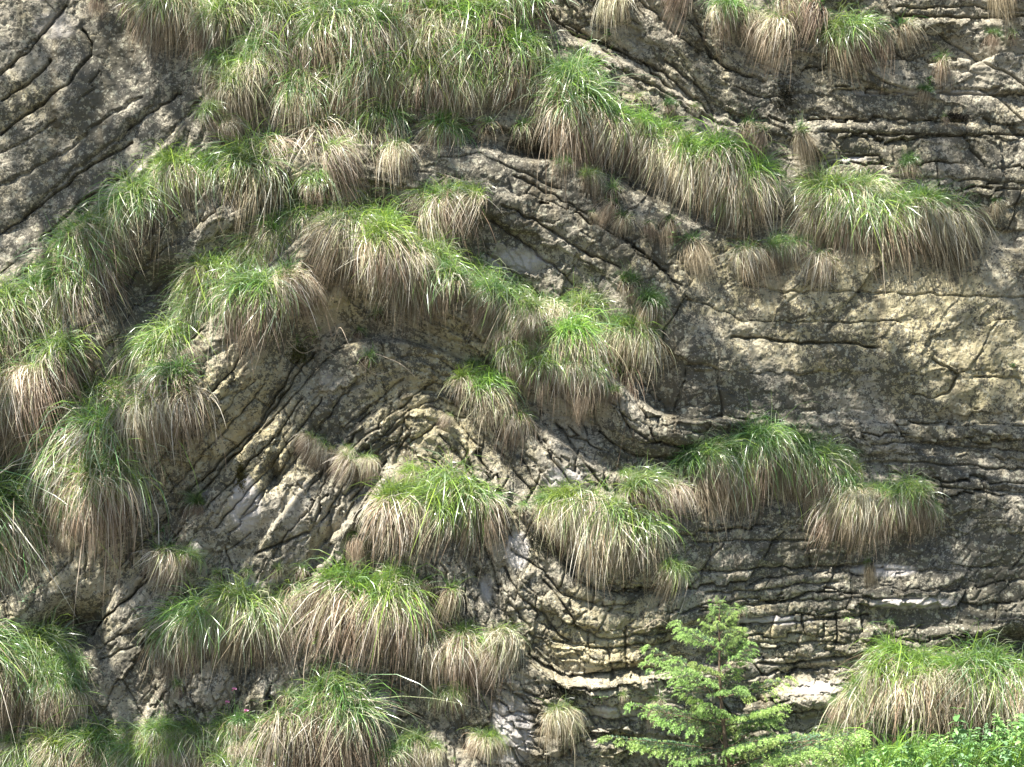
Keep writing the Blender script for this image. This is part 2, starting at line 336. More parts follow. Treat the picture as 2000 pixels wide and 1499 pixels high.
# ------------------------------------------------------------ materials
def mat(name):
    m = bpy.data.materials.new(name); m.use_nodes = True
    return m, m.node_tree.nodes, m.node_tree.links, m.node_tree.nodes['Principled BSDF']
def N(nodes, t, **kw):
    n = nodes.new(t)
    for k, v in kw.items():
        if k in ('blend_type', 'data_type', 'operation', 'feature', 'distance', 'attribute_name', 'attribute_type', 'clamp_factor', 'noise_dimensions'): setattr(n, k, v)
        else: n.inputs[k].default_value = v
    return n
def ramp(nodes, links, src, stops):
    r = nodes.new('ShaderNodeValToRGB'); cr = r.color_ramp
    while len(cr.elements) < len(stops): cr.elements.new(0.5)
    for e, (p, c) in zip(cr.elements, stops): e.position = p; e.color = (c, c, c, 1) if not isinstance(c, tuple) else (*c, 1)
    links.new(src, r.inputs[0]); return r.outputs[0]
def mixc(nodes, links, fac, a, b, mode='MIX'):
    m = nodes.new('ShaderNodeMix'); m.data_type = 'RGBA'; m.blend_type = mode
    for idx, v in ((0, fac), (6, a), (7, b)):
        if isinstance(v, (int, float)): m.inputs[idx].default_value = v
        elif isinstance(v, tuple): m.inputs[idx].default_value = (*v, 1)
        else: links.new(v, m.inputs[idx])
    return m.outputs[2]
def math2(nodes, links, op, a, b):
    m = nodes.new('ShaderNodeMath'); m.operation = op
    for i, v in enumerate((a, b)):
        if isinstance(v, (int, float)): m.inputs[i].default_value = v
        else: links.new(v, m.inputs[i])
    return m.outputs[0]

def rock_material():
    m, n, l, p = mat('weathered_limestone')
    geo = n.new('ShaderNodeNewGeometry'); pos = geo.outputs['Position']
    def noise(scale, detail=6, rough=.6, dist=0.0):
        t = n.new('ShaderNodeTexNoise'); t.inputs['Scale'].default_value = scale; t.inputs['Detail'].default_value = detail
        t.inputs['Roughness'].default_value = rough; t.inputs['Distortion'].default_value = dist; l.new(pos, t.inputs['Vector']); return t.outputs[0]
    att = N(n, 'ShaderNodeAttribute', attribute_name='zone'); sep = n.new('ShaderNodeSeparateColor'); l.new(att.outputs['Color'], sep.inputs[0])
    dark, yel, fresh_lit = sep.outputs[0], sep.outputs[1], sep.outputs[2]
    n1 = noise(3.0, 5); n2 = noise(14, 8, .65); n3 = noise(45, 6, .7); n4 = noise(7, 8, .7, .6); n5 = noise(110, 3, .6)
    grey = mixc(n, l, ramp(n, l, n2, [(.3, 0.0), (.7, 1.0)]), (.22, .20, .148), (.45, .41, .325))
    tan = mixc(n, l, ramp(n, l, n4, [(.35, 0.0), (.65, 1.0)]), (.28, .245, .14), (.50, .44, .275))
    yf = math2(n, l, 'ADD', math2(n, l, 'MULTIPLY', yel, .75), ramp(n, l, n1, [(.42, 0.0), (.62, .55)]))
    yf = ramp(n, l, math2(n, l, 'MULTIPLY', yf, math2(n, l, 'ADD', n4, .5)), [(.15, 0.0), (.75, 1.0)])
    col = mixc(n, l, yf, grey, tan)
    # dark crust of lichen in ragged speckled patches
    dm = math2(n, l, 'ADD', math2(n, l, 'MULTIPLY', n2, 1.1), math2(n, l, 'MULTIPLY', n3, 1.1))
    dm = math2(n, l, 'ADD', dm, math2(n, l, 'MULTIPLY', n1, .8))
    dm = math2(n, l, 'SUBTRACT', dm, 1.35); dm = math2(n, l, 'ADD', dm, math2(n, l, 'MULTIPLY', n5, .7))
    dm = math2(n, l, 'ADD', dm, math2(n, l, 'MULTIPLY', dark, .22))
    dm = math2(n, l, 'SUBTRACT', dm, math2(n, l, 'MULTIPLY', yel, .06))
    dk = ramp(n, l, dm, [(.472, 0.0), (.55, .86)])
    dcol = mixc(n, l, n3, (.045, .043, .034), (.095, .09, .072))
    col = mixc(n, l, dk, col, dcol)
    # water streaks running down from the ledges
    mp = n.new('ShaderNodeMapping'); mp.inputs['Scale'].default_value = (9, 2, .7); l.new(pos, mp.inputs[0])
    sn = n.new('ShaderNodeTexNoise'); sn.inputs['Scale'].default_value = 1.0; sn.inputs['Detail'].default_value = 5; l.new(mp.outputs[0], sn.inputs['Vector'])
    col = mixc(n, l, ramp(n, l, sn.outputs[0], [(.55, 0.0), (.68, .45)]), col, (.13, .105, .065))
    # pale lichen discs
    for sc, th, c, cut in ((22, .36, (.48, .46, .34), .62), (38, .34, (.50, .49, .38), .60), (75, .28, (.50, .48, .40), .74)):
        v = n.new('ShaderNodeTexVoronoi'); v.inputs['Scale'].default_value = sc
        vm = n.new('ShaderNodeVectorMath'); vm.operation = 'ADD'; nz = n.new('ShaderNodeTexNoise'); nz.inputs['Scale'].default_value = sc*1.6; l.new(pos, nz.inputs['Vector'])
        vs_ = n.new('ShaderNodeVectorMath'); vs_.operation = 'SCALE'; vs_.inputs['Scale'].default_value = 1.25/sc; l.new(nz.outputs['Color'], vs_.inputs[0])
        l.new(pos, vm.inputs[0]); l.new(vs_.outputs[0], vm.inputs[1]); l.new(vm.outputs[0], v.inputs['Vector'])
        disc = ramp(n, l, v.outputs['Distance'], [(th-.08, 1.0), (th, 0.0)])
        cs = n.new('ShaderNodeSeparateColor'); l.new(v.outputs['Color'], cs.inputs[0])
        pick = ramp(n, l, cs.outputs[0], [(cut, 0.0), (cut+.03, 1.0)])
        fm = math2(n, l, 'MULTIPLY', math2(n, l, 'MULTIPLY', disc, pick), .5)
        col = mixc(n, l, fm, col, c)
    # pale broken stone, and sunlit spots painted in as lighter rock colour
    fr = math2(n, l, 'MULTIPLY', fresh_lit, math2(n, l, 'ADD', n2, .55)); fr = ramp(n, l, fr, [(.32, 0.0), (.62, .95)])
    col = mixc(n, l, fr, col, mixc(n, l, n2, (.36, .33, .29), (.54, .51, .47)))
    # black pits
    pit = ramp(n, l, n5, [(.28, 1.0), (.36, 0.0)]); col = mixc(n, l, math2(n, l, 'MULTIPLY', pit, .55), col, (.05, .045, .035))
    l.new(col, p.inputs['Base Color']); p.inputs['Roughness'].default_value = .92; p.inputs['Specular IOR Level'].default_value = .2
    h = math2(n, l, 'ADD', math2(n, l, 'MULTIPLY', n3, .5), math2(n, l, 'ADD', math2(n, l, 'MULTIPLY', n5, .25), n2))
    bmp = n.new('ShaderNodeBump'); bmp.inputs['Strength'].default_value = .75; bmp.inputs['Distance'].default_value = .025
    l.new(h, bmp.inputs['Height']); l.new(bmp.outputs[0], p.inputs['Normal'])
    return m
ROCK = rock_material()

def blade_material(name, rough, trans, tint=(1, 1, 1), spec=.5):
    m, n, l, p = mat(name)
    att = N(n, 'ShaderNodeAttribute', attribute_name='tint')
    oi = n.new('ShaderNodeObjectInfo')
    hs = n.new('ShaderNodeHueSaturation'); l.new(att.outputs['Color'], hs.inputs['Color'])
    l.new(ramp(n, l, oi.outputs['Random'], [(0, .80), (1, 1.22)]), hs.inputs['Value'])
    hs2 = math2(n, l, 'MULTIPLY', oi.outputs['Random'], 7.31); hs2 = math2(n, l, 'FRACT', hs2, 0)
    l.new(math2(n, l, 'ADD', math2(n, l, 'MULTIPLY', hs2, .035), .4825), hs.inputs['Hue'])
    c = mixc(n, l, 1.0, hs.outputs[0], tint, 'MULTIPLY')
    l.new(c, p.inputs['Base Color']); p.inputs['Roughness'].default_value = rough; p.inputs['Specular IOR Level'].default_value = spec
    tr = n.new('ShaderNodeBsdfTranslucent'); l.new(c, tr.inputs[0])
    mx = n.new('ShaderNodeMixShader'); mx.inputs[0].default_value = trans
    l.new(p.outputs[0], mx.inputs[1]); l.new(tr.outputs[0], mx.inputs[2]); l.new(mx.outputs[0], n['Material Output'].inputs[0])
    return m
GREEN = blade_material('green_grass_blade', .28, .38, spec=.8)
DRY = blade_material('dry_grass_blade', .6, .30, spec=.3)
SPR = blade_material('spruce_needles', .55, .25, spec=.3)
LEAF = blade_material('herb_leaf', .42, .35)
def plain(name, c1, c2, scale, rough=.85, bump=.3):
    m, n, l, p = mat(name); tc = n.new('ShaderNodeTexCoord')
    t = n.new('ShaderNodeTexNoise'); t.inputs['Scale'].default_value = scale; t.inputs['Detail'].default_value = 6; l.new(tc.outputs['Object'], t.inputs['Vector'])
    l.new(mixc(n, l, ramp(n, l, t.outputs[0], [(.3, 0.0), (.7, 1.0)]), c1, c2), p.inputs['Base Color']); p.inputs['Roughness'].default_value = rough
    b = n.new('ShaderNodeBump'); b.inputs['Strength'].default_value = bump; b.inputs['Distance'].default_value = .01; l.new(t.outputs[0], b.inputs['Height']); l.new(b.outputs[0], p.inputs['Normal'])
    return m
SOIL = plain('dark_soil', (.02, .015, .01), (.07, .05, .03), 30)
GROUND = plain('forest_soil', (.03, .028, .018), (.08, .07, .04), 6)
BARK = plain('spruce_bark', (.09, .06, .04), (.20, .14, .09), 60)
TWIG = plain('dry_twig', (.35, .28, .2), (.5, .42, .32), 40)

# ------------------------------------------------------------ object helpers
def mesh_np(name, V, F, material, smooth=True, tint=None):
    """V (n,3); F (m,3) or (m,4) int array"""
    me = bpy.data.meshes.new(name); V = np.asarray(V, np.float32); F = np.asarray(F, np.int32)
    k = F.shape[1]
    me.vertices.add(len(V)); me.vertices.foreach_set('co', V.ravel())
    me.loops.add(F.size); me.loops.foreach_set('vertex_index', F.ravel())
    me.polygons.add(len(F)); me.polygons.foreach_set('loop_start', np.arange(0, F.size, k, dtype=np.int32))
    me.update(calc_edges=True)
    if smooth: me.polygons.foreach_set('use_smooth', np.ones(len(F), bool))
    if tint is not None:
        a = me.color_attributes.new('tint', 'FLOAT_COLOR', 'POINT')
        t = np.ones((len(V), 4), np.float32); t[:, :3] = tint; a.data.foreach_set('color', t.ravel())
    me.materials.append(material)
    return me
def ob(name, me, parent=None, loc=None):
    o = bpy.data.objects.new(name, me); C.objects.link(o)
    if parent is not None: o.parent = parent
    if loc is not None: o.location = loc
    return o
def tag(o, label=None, cat=None, group=None, kind=None):
    if label: o['label'] = label
    if cat: o['category'] = cat
    if group: o['group'] = group
    if kind: o['kind'] = kind
    return o
def tube(P, R, n=6):
    P = [Vector(p) for p in P]; V = []; F = []
    for i, p in enumerate(P):
        t = (P[min(i+1, len(P)-1)]-P[max(i-1, 0)]).normalized(); a = t.orthogonal().normalized()
        b = t.cross(a)
        if i: # keep the frame from flipping
            a = (pa - t*pa.dot(t)).normalized(); b = t.cross(a)
        pa = a
        for k in range(n):
            th = 2*math.pi*k/n; V.append(p+(a*math.cos(th)+b*math.sin(th))*R[i])
    for i in range(len(P)-1):
        for k in range(n): F.append((i*n+k, i*n+(k+1) % n, (i+1)*n+(k+1) % n, (i+1)*n+k))
    return np.array([tuple(v) for v in V]), np.array(F)
class Join:
    def __init__(s): s.V = []; s.F = []; s.T = []; s.n = 0
    def add(s, V, F, tint=None):
        V = np.asarray(V, float); s.V.append(V); s.F.append(np.asarray(F)+s.n); s.n += len(V)
        if tint is not None: s.T.append(np.broadcast_to(np.asarray(tint, float), (len(V), 3)))
    def mesh(s, name, m, smooth=True):
        return mesh_np(name, np.concatenate(s.V), np.concatenate(s.F), m, smooth, np.concatenate(s.T) if s.T else None)

# ------------------------------------------------------------ the cliff
WX = (PX-1000)*U; WY = -DEP; WZ = ZC-(PY-749.5)*U
VV = np.stack([WX, WY, WZ], -1).reshape(-1, 3)
zc = np.zeros((ny*nx, 4), np.float32); zc[:, 3] = 1
zc[:, 0] = zone('dark', VX, VY).ravel(); zc[:, 1] = zone('yellow', VX, VY).ravel(); zc[:, 2] = zone('fresh_lit', VX, VY).ravel()
idx = np.arange(ny*nx).reshape(ny, nx)
Q = np.stack([idx[1:, :-1], idx[1:, 1:], idx[:-1, 1:], idx[:-1, :-1]], -1).reshape(-1, 4)
fb = BB[:-1, :-1]; fj = JJ[:-1, :-1]; fx = VX[:-1, :-1]; fy = VY[:-1, :-1]
lab = (fb*10000+fj).ravel()
inside = ((fx > 0) & (fx < 2000) & (fy > 0) & (fy < 1499)).ravel()
ids, inv, cnt = np.unique(lab, return_inverse=True, return_counts=True)
cin = np.bincount(inv, weights=inside)
order = np.argsort(-cin)
pick = [i for i in order[:285] if cin[i] > 90]
slot = np.full(len(ids), -1); slot[pick] = np.arange(len(pick))
fslot = slot[inv]
def rock_piece(name, faces, parent):
    u, fi = np.unique(faces.ravel(), return_inverse=True)
    me = mesh_np(name, VV[u], fi.reshape(-1, 4), ROCK, False)
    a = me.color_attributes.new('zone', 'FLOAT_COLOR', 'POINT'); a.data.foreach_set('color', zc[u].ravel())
    return ob(name, me, parent)
cliff = rock_piece('cliff', Q[fslot < 0], None)
tag(cliff, 'grey and tan folded limestone face with arched and flat beds', None, None, 'structure')
od = np.argsort(fslot, kind='stable'); fs = fslot[od]; st = np.searchsorted(fs, np.arange(len(pick)+1))
for k in range(len(pick)):
    f = Q[od[st[k]:st[k+1]]]
    cells = f[:, 0]; ii = VV[cells]; ext = ii.max(0)-ii.min(0)
    long = math.hypot(ext[0], ext[2]); area = len(f)*(1.93*U)**2
    rock_piece('rock_slab' if long*long > area*4.5 else 'rock_block', f, cliff)
# body of the cliff behind and above, and the ground
gxs = np.concatenate([np.linspace(-60, -8, 14), np.linspace(-7, 7, 90), np.linspace(8, 60, 14)]); gys = np.concatenate([np.linspace(-90, -6, 20), np.linspace(-5.5, 1.0, 50)])
A, B = np.meshgrid(gxs, gys)
Zg = 0.10+.10*fbm(A, B, 1.2, 4, 5) + .25*sstep(-.9, -.1, B)*sstep(.8, 2.6, A) - .25*sstep(-1, -5, B)
i2 = np.arange(A.size).reshape(A.shape)
FQ = np.stack([i2[:-1, :-1], i2[:-1, 1:], i2[1:, 1:], i2[1:, :-1]], -1).reshape(-1, 4)
tag(ob('ground', mesh_np('ground', np.stack([A, B, Zg], -1).reshape(-1, 3), FQ, GROUND)), 'dark soil at the foot of the cliff', kind='structure')

# ------------------------------------------------------------ grass tufts
def blades(N_, seed, rx, ry, rz, az, el, ln, grav, w, cols, z0=0.0, K=6, stiff=.25, curl=.30, lean=0.0):
    """ribbons that leave a small root mat, rise and then hang under their weight"""
    r = np.random.default_rng(seed)
    a = r.uniform(0, 2*np.pi, N_); q = np.sqrt(r.uniform(0, 1, N_))
    P = np.stack([rx*q*np.cos(a), ry*q*np.sin(a), z0+rz*r.uniform(-1, 1, N_)-.35*rx*q**2], 1)
    azv = np.radians(az[0]+(az[1]-az[0])*(r.uniform(0, 1, N_)*.6+.4*(np.cos(a)*q*.5+.5)))       # -90 = straight out of the wall
    elv = np.radians(r.uniform(el[0], el[1], N_))
    d = np.stack([np.cos(azv)*np.cos(elv), np.sin(azv)*np.cos(elv), np.sin(elv)], 1)
    Ls = r.uniform(ln[0], ln[1], N_)*r.uniform(.4, 1, N_)*np.where(r.uniform(0, 1, N_) < .07, 1.4, 1)
    g = grav[0]+(grav[1]-grav[0])*r.uniform(0, 1, N_)**1.4
    # blades gather in locks that share a bend and a length
    NL = 26; lk = r.integers(0, NL, N_); lx = r.normal(0, 1, (NL, 3)); ll = r.uniform(.55, 1.3, NL)
    loose = r.uniform(0, 1, N_) < .25
    Ls = Ls*np.where(loose, 1, ll[lk]); step = Ls/(K-1)
    d += np.where(loose[:, None], r.normal(0, .35, (N_, 3)), lx[lk]*.30*np.array([1, .5, .6])); d /= np.linalg.norm(d, axis=1, keepdims=True)
    a0 = r.uniform(0, 6.28); lop = 1+.38*np.cos(azv-a0)*np.sign(np.cos(a0)+.01)+.22*np.sin(azv*2.7+a0); Ls = Ls*np.clip(lop, .45, 1.5); step = Ls/(K-1)
    cv = r.normal(0, curl, (N_, 3))*np.array([1, .7, .25]) + np.where(loose[:, None], 0, lx[(lk+7) % NL]*curl*.9*np.array([1, .5, .1]))
    cv *= np.where(r.uniform(0, 1, N_) < .18, 2.8, 1)[:, None]
    pts_ = [P.copy()]
    for k in range(K-1):
        P = P + d*step[:, None]; pts_.append(P.copy())
        d = d + cv*step[:, None]*5; d[:, 2] -= g*step*(1+1.3*k/(K-1)); d[:, 0] += lean*step
        # the wall stands behind: turn blades outwards
        d[:, 1] = np.where(P[:, 1] > 0.0, d[:, 1]-.25, d[:, 1])
        d /= np.linalg.norm(d, axis=1, keepdims=True)
    PT = np.stack(pts_, 1)                                            # N,K,3
    T = np.gradient(PT, axis=1); side = np.cross(T, r.normal(0, 1, (N_, 1, 3))+np.array([0, -1.5, .4])); side /= np.linalg.norm(side, axis=2, keepdims=True)+1e-9
    tt = np.linspace(0, 1, K); prof = np.minimum(1, (.55+tt*2))*(1-tt**2.2)
    W = w*r.uniform(.55, 1.25, N_)[:, None, None]*prof[None, :, None]*.5
    A_ = PT+side*W; B_ = PT-side*W
    V = np.empty((N_, 2*K-1, 3)); V[:, 0:2*K-2:2] = A_[:, :-1]; V[:, 1:2*K-2:2] = B_[:, :-1]; V[:, -1] = PT[:, -1]
    tri = []
    for k in range(K-2): tri += [(2*k, 2*k+1, 2*k+3), (2*k, 2*k+3, 2*k+2)]
    tri.append((2*K-4, 2*K-3, 2*K-2)); tri = np.array(tri)
    F = (np.arange(N_)[:, None, None]*(2*K-1)+tri[None]).reshape(-1, 3)
    # colour of each blade: root colour to tip colour
    ci = r.integers(0, len(cols), N_); c0 = np.array([c[0] for c in cols])[ci]; c1 = np.array([c[1] for c in cols])[ci]
    tv_ = np.repeat(np.linspace(0, 1, K), 2)[:-1]
    c = c0[:, None]*(1-tv_[None, :, None])+c1[:, None]*tv_[None, :, None]; c = c*r.uniform(.7, 1.3, N_)[:, None, None]
    return V.reshape(-1, 3), F, np.clip(c.reshape(-1, 3), 0, 1)

G1 = [((.20,.33,.06), (.22,.38,.09)), ((.17,.28,.09), (.30,.42,.24)), ((.28,.38,.08), (.22,.34,.08)), ((.28,.34,.15), (.50,.52,.36)), ((.11,.23,.05), (.14,.30,.09)), ((.27,.40,.06),(.36,.52,.11)), ((.24,.34,.18),(.40,.50,.34))]
G2 = [((.32,.45,.06), (.34,.53,.09)), ((.27,.41,.06), (.40,.55,.13)), ((.20,.34,.06), (.27,.42,.12))]
GD = [((.07,.14,.03), (.08,.20,.05)), ((.10,.17,.05), (.19,.28,.14)), ((.06,.13,.03), (.12,.24,.06))]  # darker greens; shade on sheltered grass is put into these colours too
D1 = [((.54,.48,.34), (.60,.52,.38)), ((.64,.59,.47), (.72,.67,.55)), ((.40,.33,.22), (.48,.39,.27)), ((.44,.44,.25), (.56,.52,.36)), ((.74,.70,.59), (.74,.69,.57)), ((.64,.60,.48), (.42,.345,.24)), ((.33,.42,.16), (.58,.55,.36)), ((.28,.20,.12), (.34,.25,.16))]
D2 = [((.27,.21,.135), (.30,.235,.155)), ((.40,.33,.225), (.38,.30,.205)), ((.18,.135,.085), (.24,.185,.12)), ((.50,.44,.33), (.46,.39,.29))]
GREENS = {}; DRYS = {}; NV = 4
def fam(name, fn_g, fn_d):
    GREENS[name] = [fn_g(k) for k in range(NV)] if fn_g else None
    DRYS[name] = [fn_d(k) for k in range(NV)] if fn_d else None
def gm(n, ln, el, cols, rx=.15, w=.0070, grav=(2.6, 8.5), seed=0, az=(-178, -2), mixd=0):
    def f(k):
        j = Join(); j.add(*blades(n, seed+k, rx, .07, .03, az, el, ln, grav, w, cols, .02))
        j.add(*blades(n//4, seed+k+50, rx*.9, .05, .02, az, (40, 90), (ln[0], ln[1]*1.0), (1.2, 4.5), w, cols, .03))
        if mixd: j.add(*blades(mixd, seed+k+70, rx, .07, .03, az, (10, 60), ln, grav, w, D1, .02))
        return j.mesh('green_blades', GREEN)
    return f
def dm(n1, n2, ln, rx=.15, w=.0064, seed=0):
    def f(k):
        j = Join()
        if n1: j.add(*blades(n1, seed+k, rx*1.05, .07, .03, (-170, -10), (-25, 45), (ln*.55, ln*.95), (6, 12), w, D1, .0))
        j.add(*blades(n2, seed+k+30, rx*.95, .04, .06, (-160, -20), (-70, 0), (ln*.6, ln*1.12), (7, 14), w*.8, D2, -.06, curl=.13))
        return j.mesh('dry_blades', DRY)
    return f
fam('full',  gm(500, (.20, .50), (15, 85), G1, seed=100, mixd=60), dm(420, 360, .52, seed=200))
fam('lush',  gm(600, (.26, .58), (15, 85), G1, seed=300, mixd=50), dm(300, 340, .52, seed=400))
fam('bright',gm(540, (.20, .44), (30, 90), G2+G1[:2], seed=500, az=(-175, -5)), dm(460, 320, .52, seed=600))
fam('dry',   gm(130, (.16, .40), (20, 80), G1, seed=700), dm(520, 380, .55, seed=800))
fam('brown', gm(70, (.16, .32), (20, 80), GD+G1[:1], rx=.10, seed=900), dm(70, 480, .58, rx=.10, seed=1000))
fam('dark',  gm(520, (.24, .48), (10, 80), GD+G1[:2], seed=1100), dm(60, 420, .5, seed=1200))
fam('sparse',gm(90, (.22, .45), (5, 85), G1, rx=.08, seed=1300), dm(70, 60, .42, rx=.08, seed=1400))
fam('long',  gm(460, (.40, .85), (20, 85), G1+GD[:1], w=.0072, seed=1500, grav=(2.5, 5), mixd=90), dm(180, 320, .7, seed=1600))
# the dark root mat under the blades
def mat_mesh():
    n, k = 14, 8; V = []; F = []
    for i in range(k+1):
        ph = math.pi*i/k
        for j in range(n):
            th = 2*math.pi*j/n; rr = 1+.18*math.sin(3*th+ph*2)+.1*math.sin(5*th-ph)
            V.append((math.sin(ph)*math.cos(th)*.13*rr, math.sin(ph)*math.sin(th)*.06*rr, math.cos(ph)*.10*rr-.07))
    for i in range(k):
        for j in range(n): F.append((i*n+j, i*n+(j+1) % n, (i+1)*n+(j+1) % n, (i+1)*n+j))
    return mesh_np('root_mat', V, F, SOIL)
MATM = mat_mesh()

def clump(label, path, H, kind='full', lean=0.0, sp=.30, rows=1, drop=0, group=None, cat='grass clump', name='grass_clump', jit=.15, lenvar=.30, root=True, wide=1.0):
    """a body of grass along the ledge `path` (photograph pixels), hanging about H pixels"""
    R, q = resample(path, max(8, H*sp)) if len(path) > 1 else (np.array(path, float), None)
    r = random.Random(hash((round(path[0][0]), round(path[0][1]))) & 0xffff)
    c = R[len(R)//2]; base = place(c[0], c[1], .0)
    e = bpy.data.objects.new(name, None); C.objects.link(e); e.location = base; e.empty_display_size = .1
    tag(e, label, cat, group)
    if group == MASS: jit = .32
    kinds = kind.split('+'); single = len(R)*rows == 1
    spots = [(row, x, y, 1.0, None) for row in range(rows) for (x, y) in R]
    if not single and H > 85:
        spots += [(0, x+r.uniform(-.35, .35)*H, y+r.uniform(-.10, .48)*H, r.uniform(.38, .68), r.choice(['dry', 'full', 'sparse', 'lush', 'brown'])) for (x, y) in R if r.random() < .55]
    for row, x, y, f_, k_ in spots:
        if True:
            kd = k_ or kinds[r.randrange(len(kinds))]; v = r.randrange(NV)
            x_ = x+r.uniform(-1, 1)*H*jit+row*r.uniform(-.1, .1)*H; y_ = y+r.uniform(-1, 1)*H*jit+row*drop
            p = place(x_, y_, .02+.02*r.random()); s = f_*H*U/.75*r.uniform(1-lenvar, 1+lenvar)
            rot = Matrix.Rotation(math.radians(lean+r.uniform(-20, 20)), 4, 'Y') @ Matrix.Rotation(math.radians(r.uniform(-40, 40)), 4, 'Z')
            M = Matrix.Translation(p-base) @ rot @ Matrix.Diagonal((s*wide*r.uniform(.9, 1.15)*(1 if r.random() < .5 else -1), s, s, 1))
            if single:
                par = e; M1 = M
                if root: o = ob('root_mat', MATM, e); o.matrix_local = M
            else:
                par = ob('tuft', MATM, e); par.matrix_local = M; M1 = Matrix.Identity(4)
            if GREENS[kd]: o = ob('green_blades', GREENS[kd][v], par); o.matrix_local = M1
            if DRYS[kd]: o = ob('dry_blades', DRYS[kd][r.randrange(NV)], par); o.matrix_local = M1
    return e
g = clump
BAND = 'grass bands hanging from the bed ledges'; TUS = 'single grass tussocks on the rock'; MASS = 'big grass mass at the top of the arch'
# the mass of grass at the top of the arch, from the frame edge down
g('topmost grass sheet spilling over the frame edge above the arch', [(360,-40),(450,-60),(560,-50),(680,-60),(800,-50),(920,-60),(1020,-40)], 140, 'bright+full+lush', rows=2, drop=60, sp=.36, group=MASS)
g('pale dry grass hanging beside the grey rock at the upper left of the big mass', [(300,-25),(350,0),(400,30),(450,60)], 115, 'dry+full', 3, group=MASS)
g('grass with pale dry stems in the upper middle of the big mass', [(480,60),(560,50),(640,60),(700,70)], 140, 'lush+bright+full', rows=2, drop=50, sp=.34, group=MASS)
g('wide straw and green grass right of centre in the big mass', [(740,60),(820,40),(900,60),(970,80),(1010,60)], 140, 'bright+lush+full', 4, rows=2, drop=45, sp=.34, group=MASS)
g('upper right rim of the big mass with green tips over the rock', [(990,30),(1020,80),(1040,130)], 95, 'lush+full', 12, group=MASS)
g('bluish green tuft at the left tip of the big mass below the grey rock', [(440,130),(480,120)], 100, 'lush', -8, group=MASS, sp=.4)
g('green and brown tuft bulging at the left foot of the big mass', [(400,190),(440,190),(470,200)], 105, 'lush+full', -8, group=MASS)
g('matted straw grass across the middle of the big mass', [(530,150),(600,160),(680,150),(750,160)], 120, 'dry+full+dry', rows=2, drop=-40, sp=.34, group=MASS)
g('green topped grass in the centre of the big mass', [(790,130),(850,130),(900,150)], 130, 'lush+full', group=MASS)
g('brown skirted grass overhanging the dark gap at the mass foot', [(900,175),(960,160),(1010,165)], 125, 'bright+full+dry', 3, rows=1, sp=.24, group=MASS)
g('round tussock with white green hair at the right end of the big mass', [(1080,150),(1120,140),(1155,155)], 165, 'lush+full', 6, sp=.2, rows=2, drop=10, group=MASS)
g('row of brown fringed grass along the lower edge of the big mass', [(505,285),(560,280),(620,268),(680,262),(730,255),(770,262)], 150, 'full+bright+dry', sp=.27, group=MASS)
g('drooping tuft at the lower right corner of the big mass', [(800,285),(835,280),(860,292)], 125, 'full+dry', 3, group=MASS)
# first ledge, going down to the left
g('tall dome of grass with yellow green tips at the head of the left band', [(430,325),(390,318),(345,330)], 135, 'bright+lush+full', -3, rows=2, drop=22, sp=.28, group=BAND)
g('middle stretch of the left grass band under the smooth grey beds', [(325,378),(270,403),(215,440),(170,470)], 140, 'lush+full', -10, sp=.2, rows=2, drop=12, group=BAND)
g('lower left stretch of the left grass band reaching the frame edge', [(190,525),(130,555),(70,575),(20,620),(-30,660)], 160, 'lush+full', -8, sp=.2, rows=2, drop=20, group=BAND)
g('drooping tussock with brown underside below the left grass band', [(60,705),(105,710)], 170, 'full+dry', 0, sp=.25, group=BAND)
g('straw and brown grass hanging at the left frame edge above the hollow', [(-30,730),(10,745),(40,790),(75,820)], 130, 'dry+full', 5, sp=.26, group=BAND)
# the arch band
g('crown of the grass arch with long pale stems', [(545,450),(590,435),(650,420),(710,425),(760,455),(800,490)], 130, 'dry+bright+full', 2, sp=.21, rows=2, drop=15, group=BAND)
g('upper left shoulder of the grass arch', [(530,490),(480,515),(430,540),(385,570)], 135, 'full+bright', -6, sp=.2, rows=2, drop=14, group=BAND)
g('pale shaggy grass under the left shoulder of the arch', [(560,545),(500,555),(450,585),(400,610)], 135, 'full+dry', 2, sp=.25, group=BAND)
g('left flank of the arch with a light green fern in it', [(385,625),(340,655),(300,700)], 130, 'lush+full', -8, sp=.25, group=BAND)
g('bulging grass on the left flank below the shoulder of the arch', [(330,750),(280,745),(235,770),(200,800)], 155, 'full+dry+full', -4, sp=.22, rows=2, drop=20, group=BAND)
g('foot of the left flank of the arch trailing to a brown tip', [(200,850),(160,885),(130,930),(200,930)], 170, 'full+lush', -6, sp=.2, rows=2, drop=20, group=BAND)
g('bushy tussock with green cap standing right of the arch crown', [(850,395),(890,385),(930,400)], 125, 'full+bright', 2, sp=.22, group=TUS)
g('green fringed grass running down right from the arch crown', [(790,530),(840,520),(880,530),(920,540)], 115, 'lush+full', 6, sp=.24, rows=2, drop=25, group=BAND)
g('straw coloured grass falling right in the middle of the right flank', [(940,575),(980,580),(1030,590),(1070,610)], 100, 'dry+full', 10, sp=.23, rows=2, drop=12, group=BAND)
g('large tussock with upright yellow green blades on the right flank', [(1115,625),(1160,620),(1205,630),(1235,655)], 130, 'bright+lush', 4, sp=.22, rows=2, drop=18, group=BAND)
g('brown tussock hanging at the foot of the right flank', [(1165,720),(1200,725),(1215,745)], 120, 'brown+full', 3, sp=.25, group=BAND)
g('rounded tussock left of the brown one on the right flank', [(1050,710),(1085,705),(1110,725)], 110, 'full+dry', 3, sp=.25, group=TUS)
g('small straw tuft tucked under the right flank', [(985,655),(1010,680)], 85, 'dry+full', 5, sp=.3, group=TUS)
g('dark green tuft in shade right of the big flank tussock', [(1240,560),(1280,590)], 85, 'dark', 3, sp=.3, group=TUS)
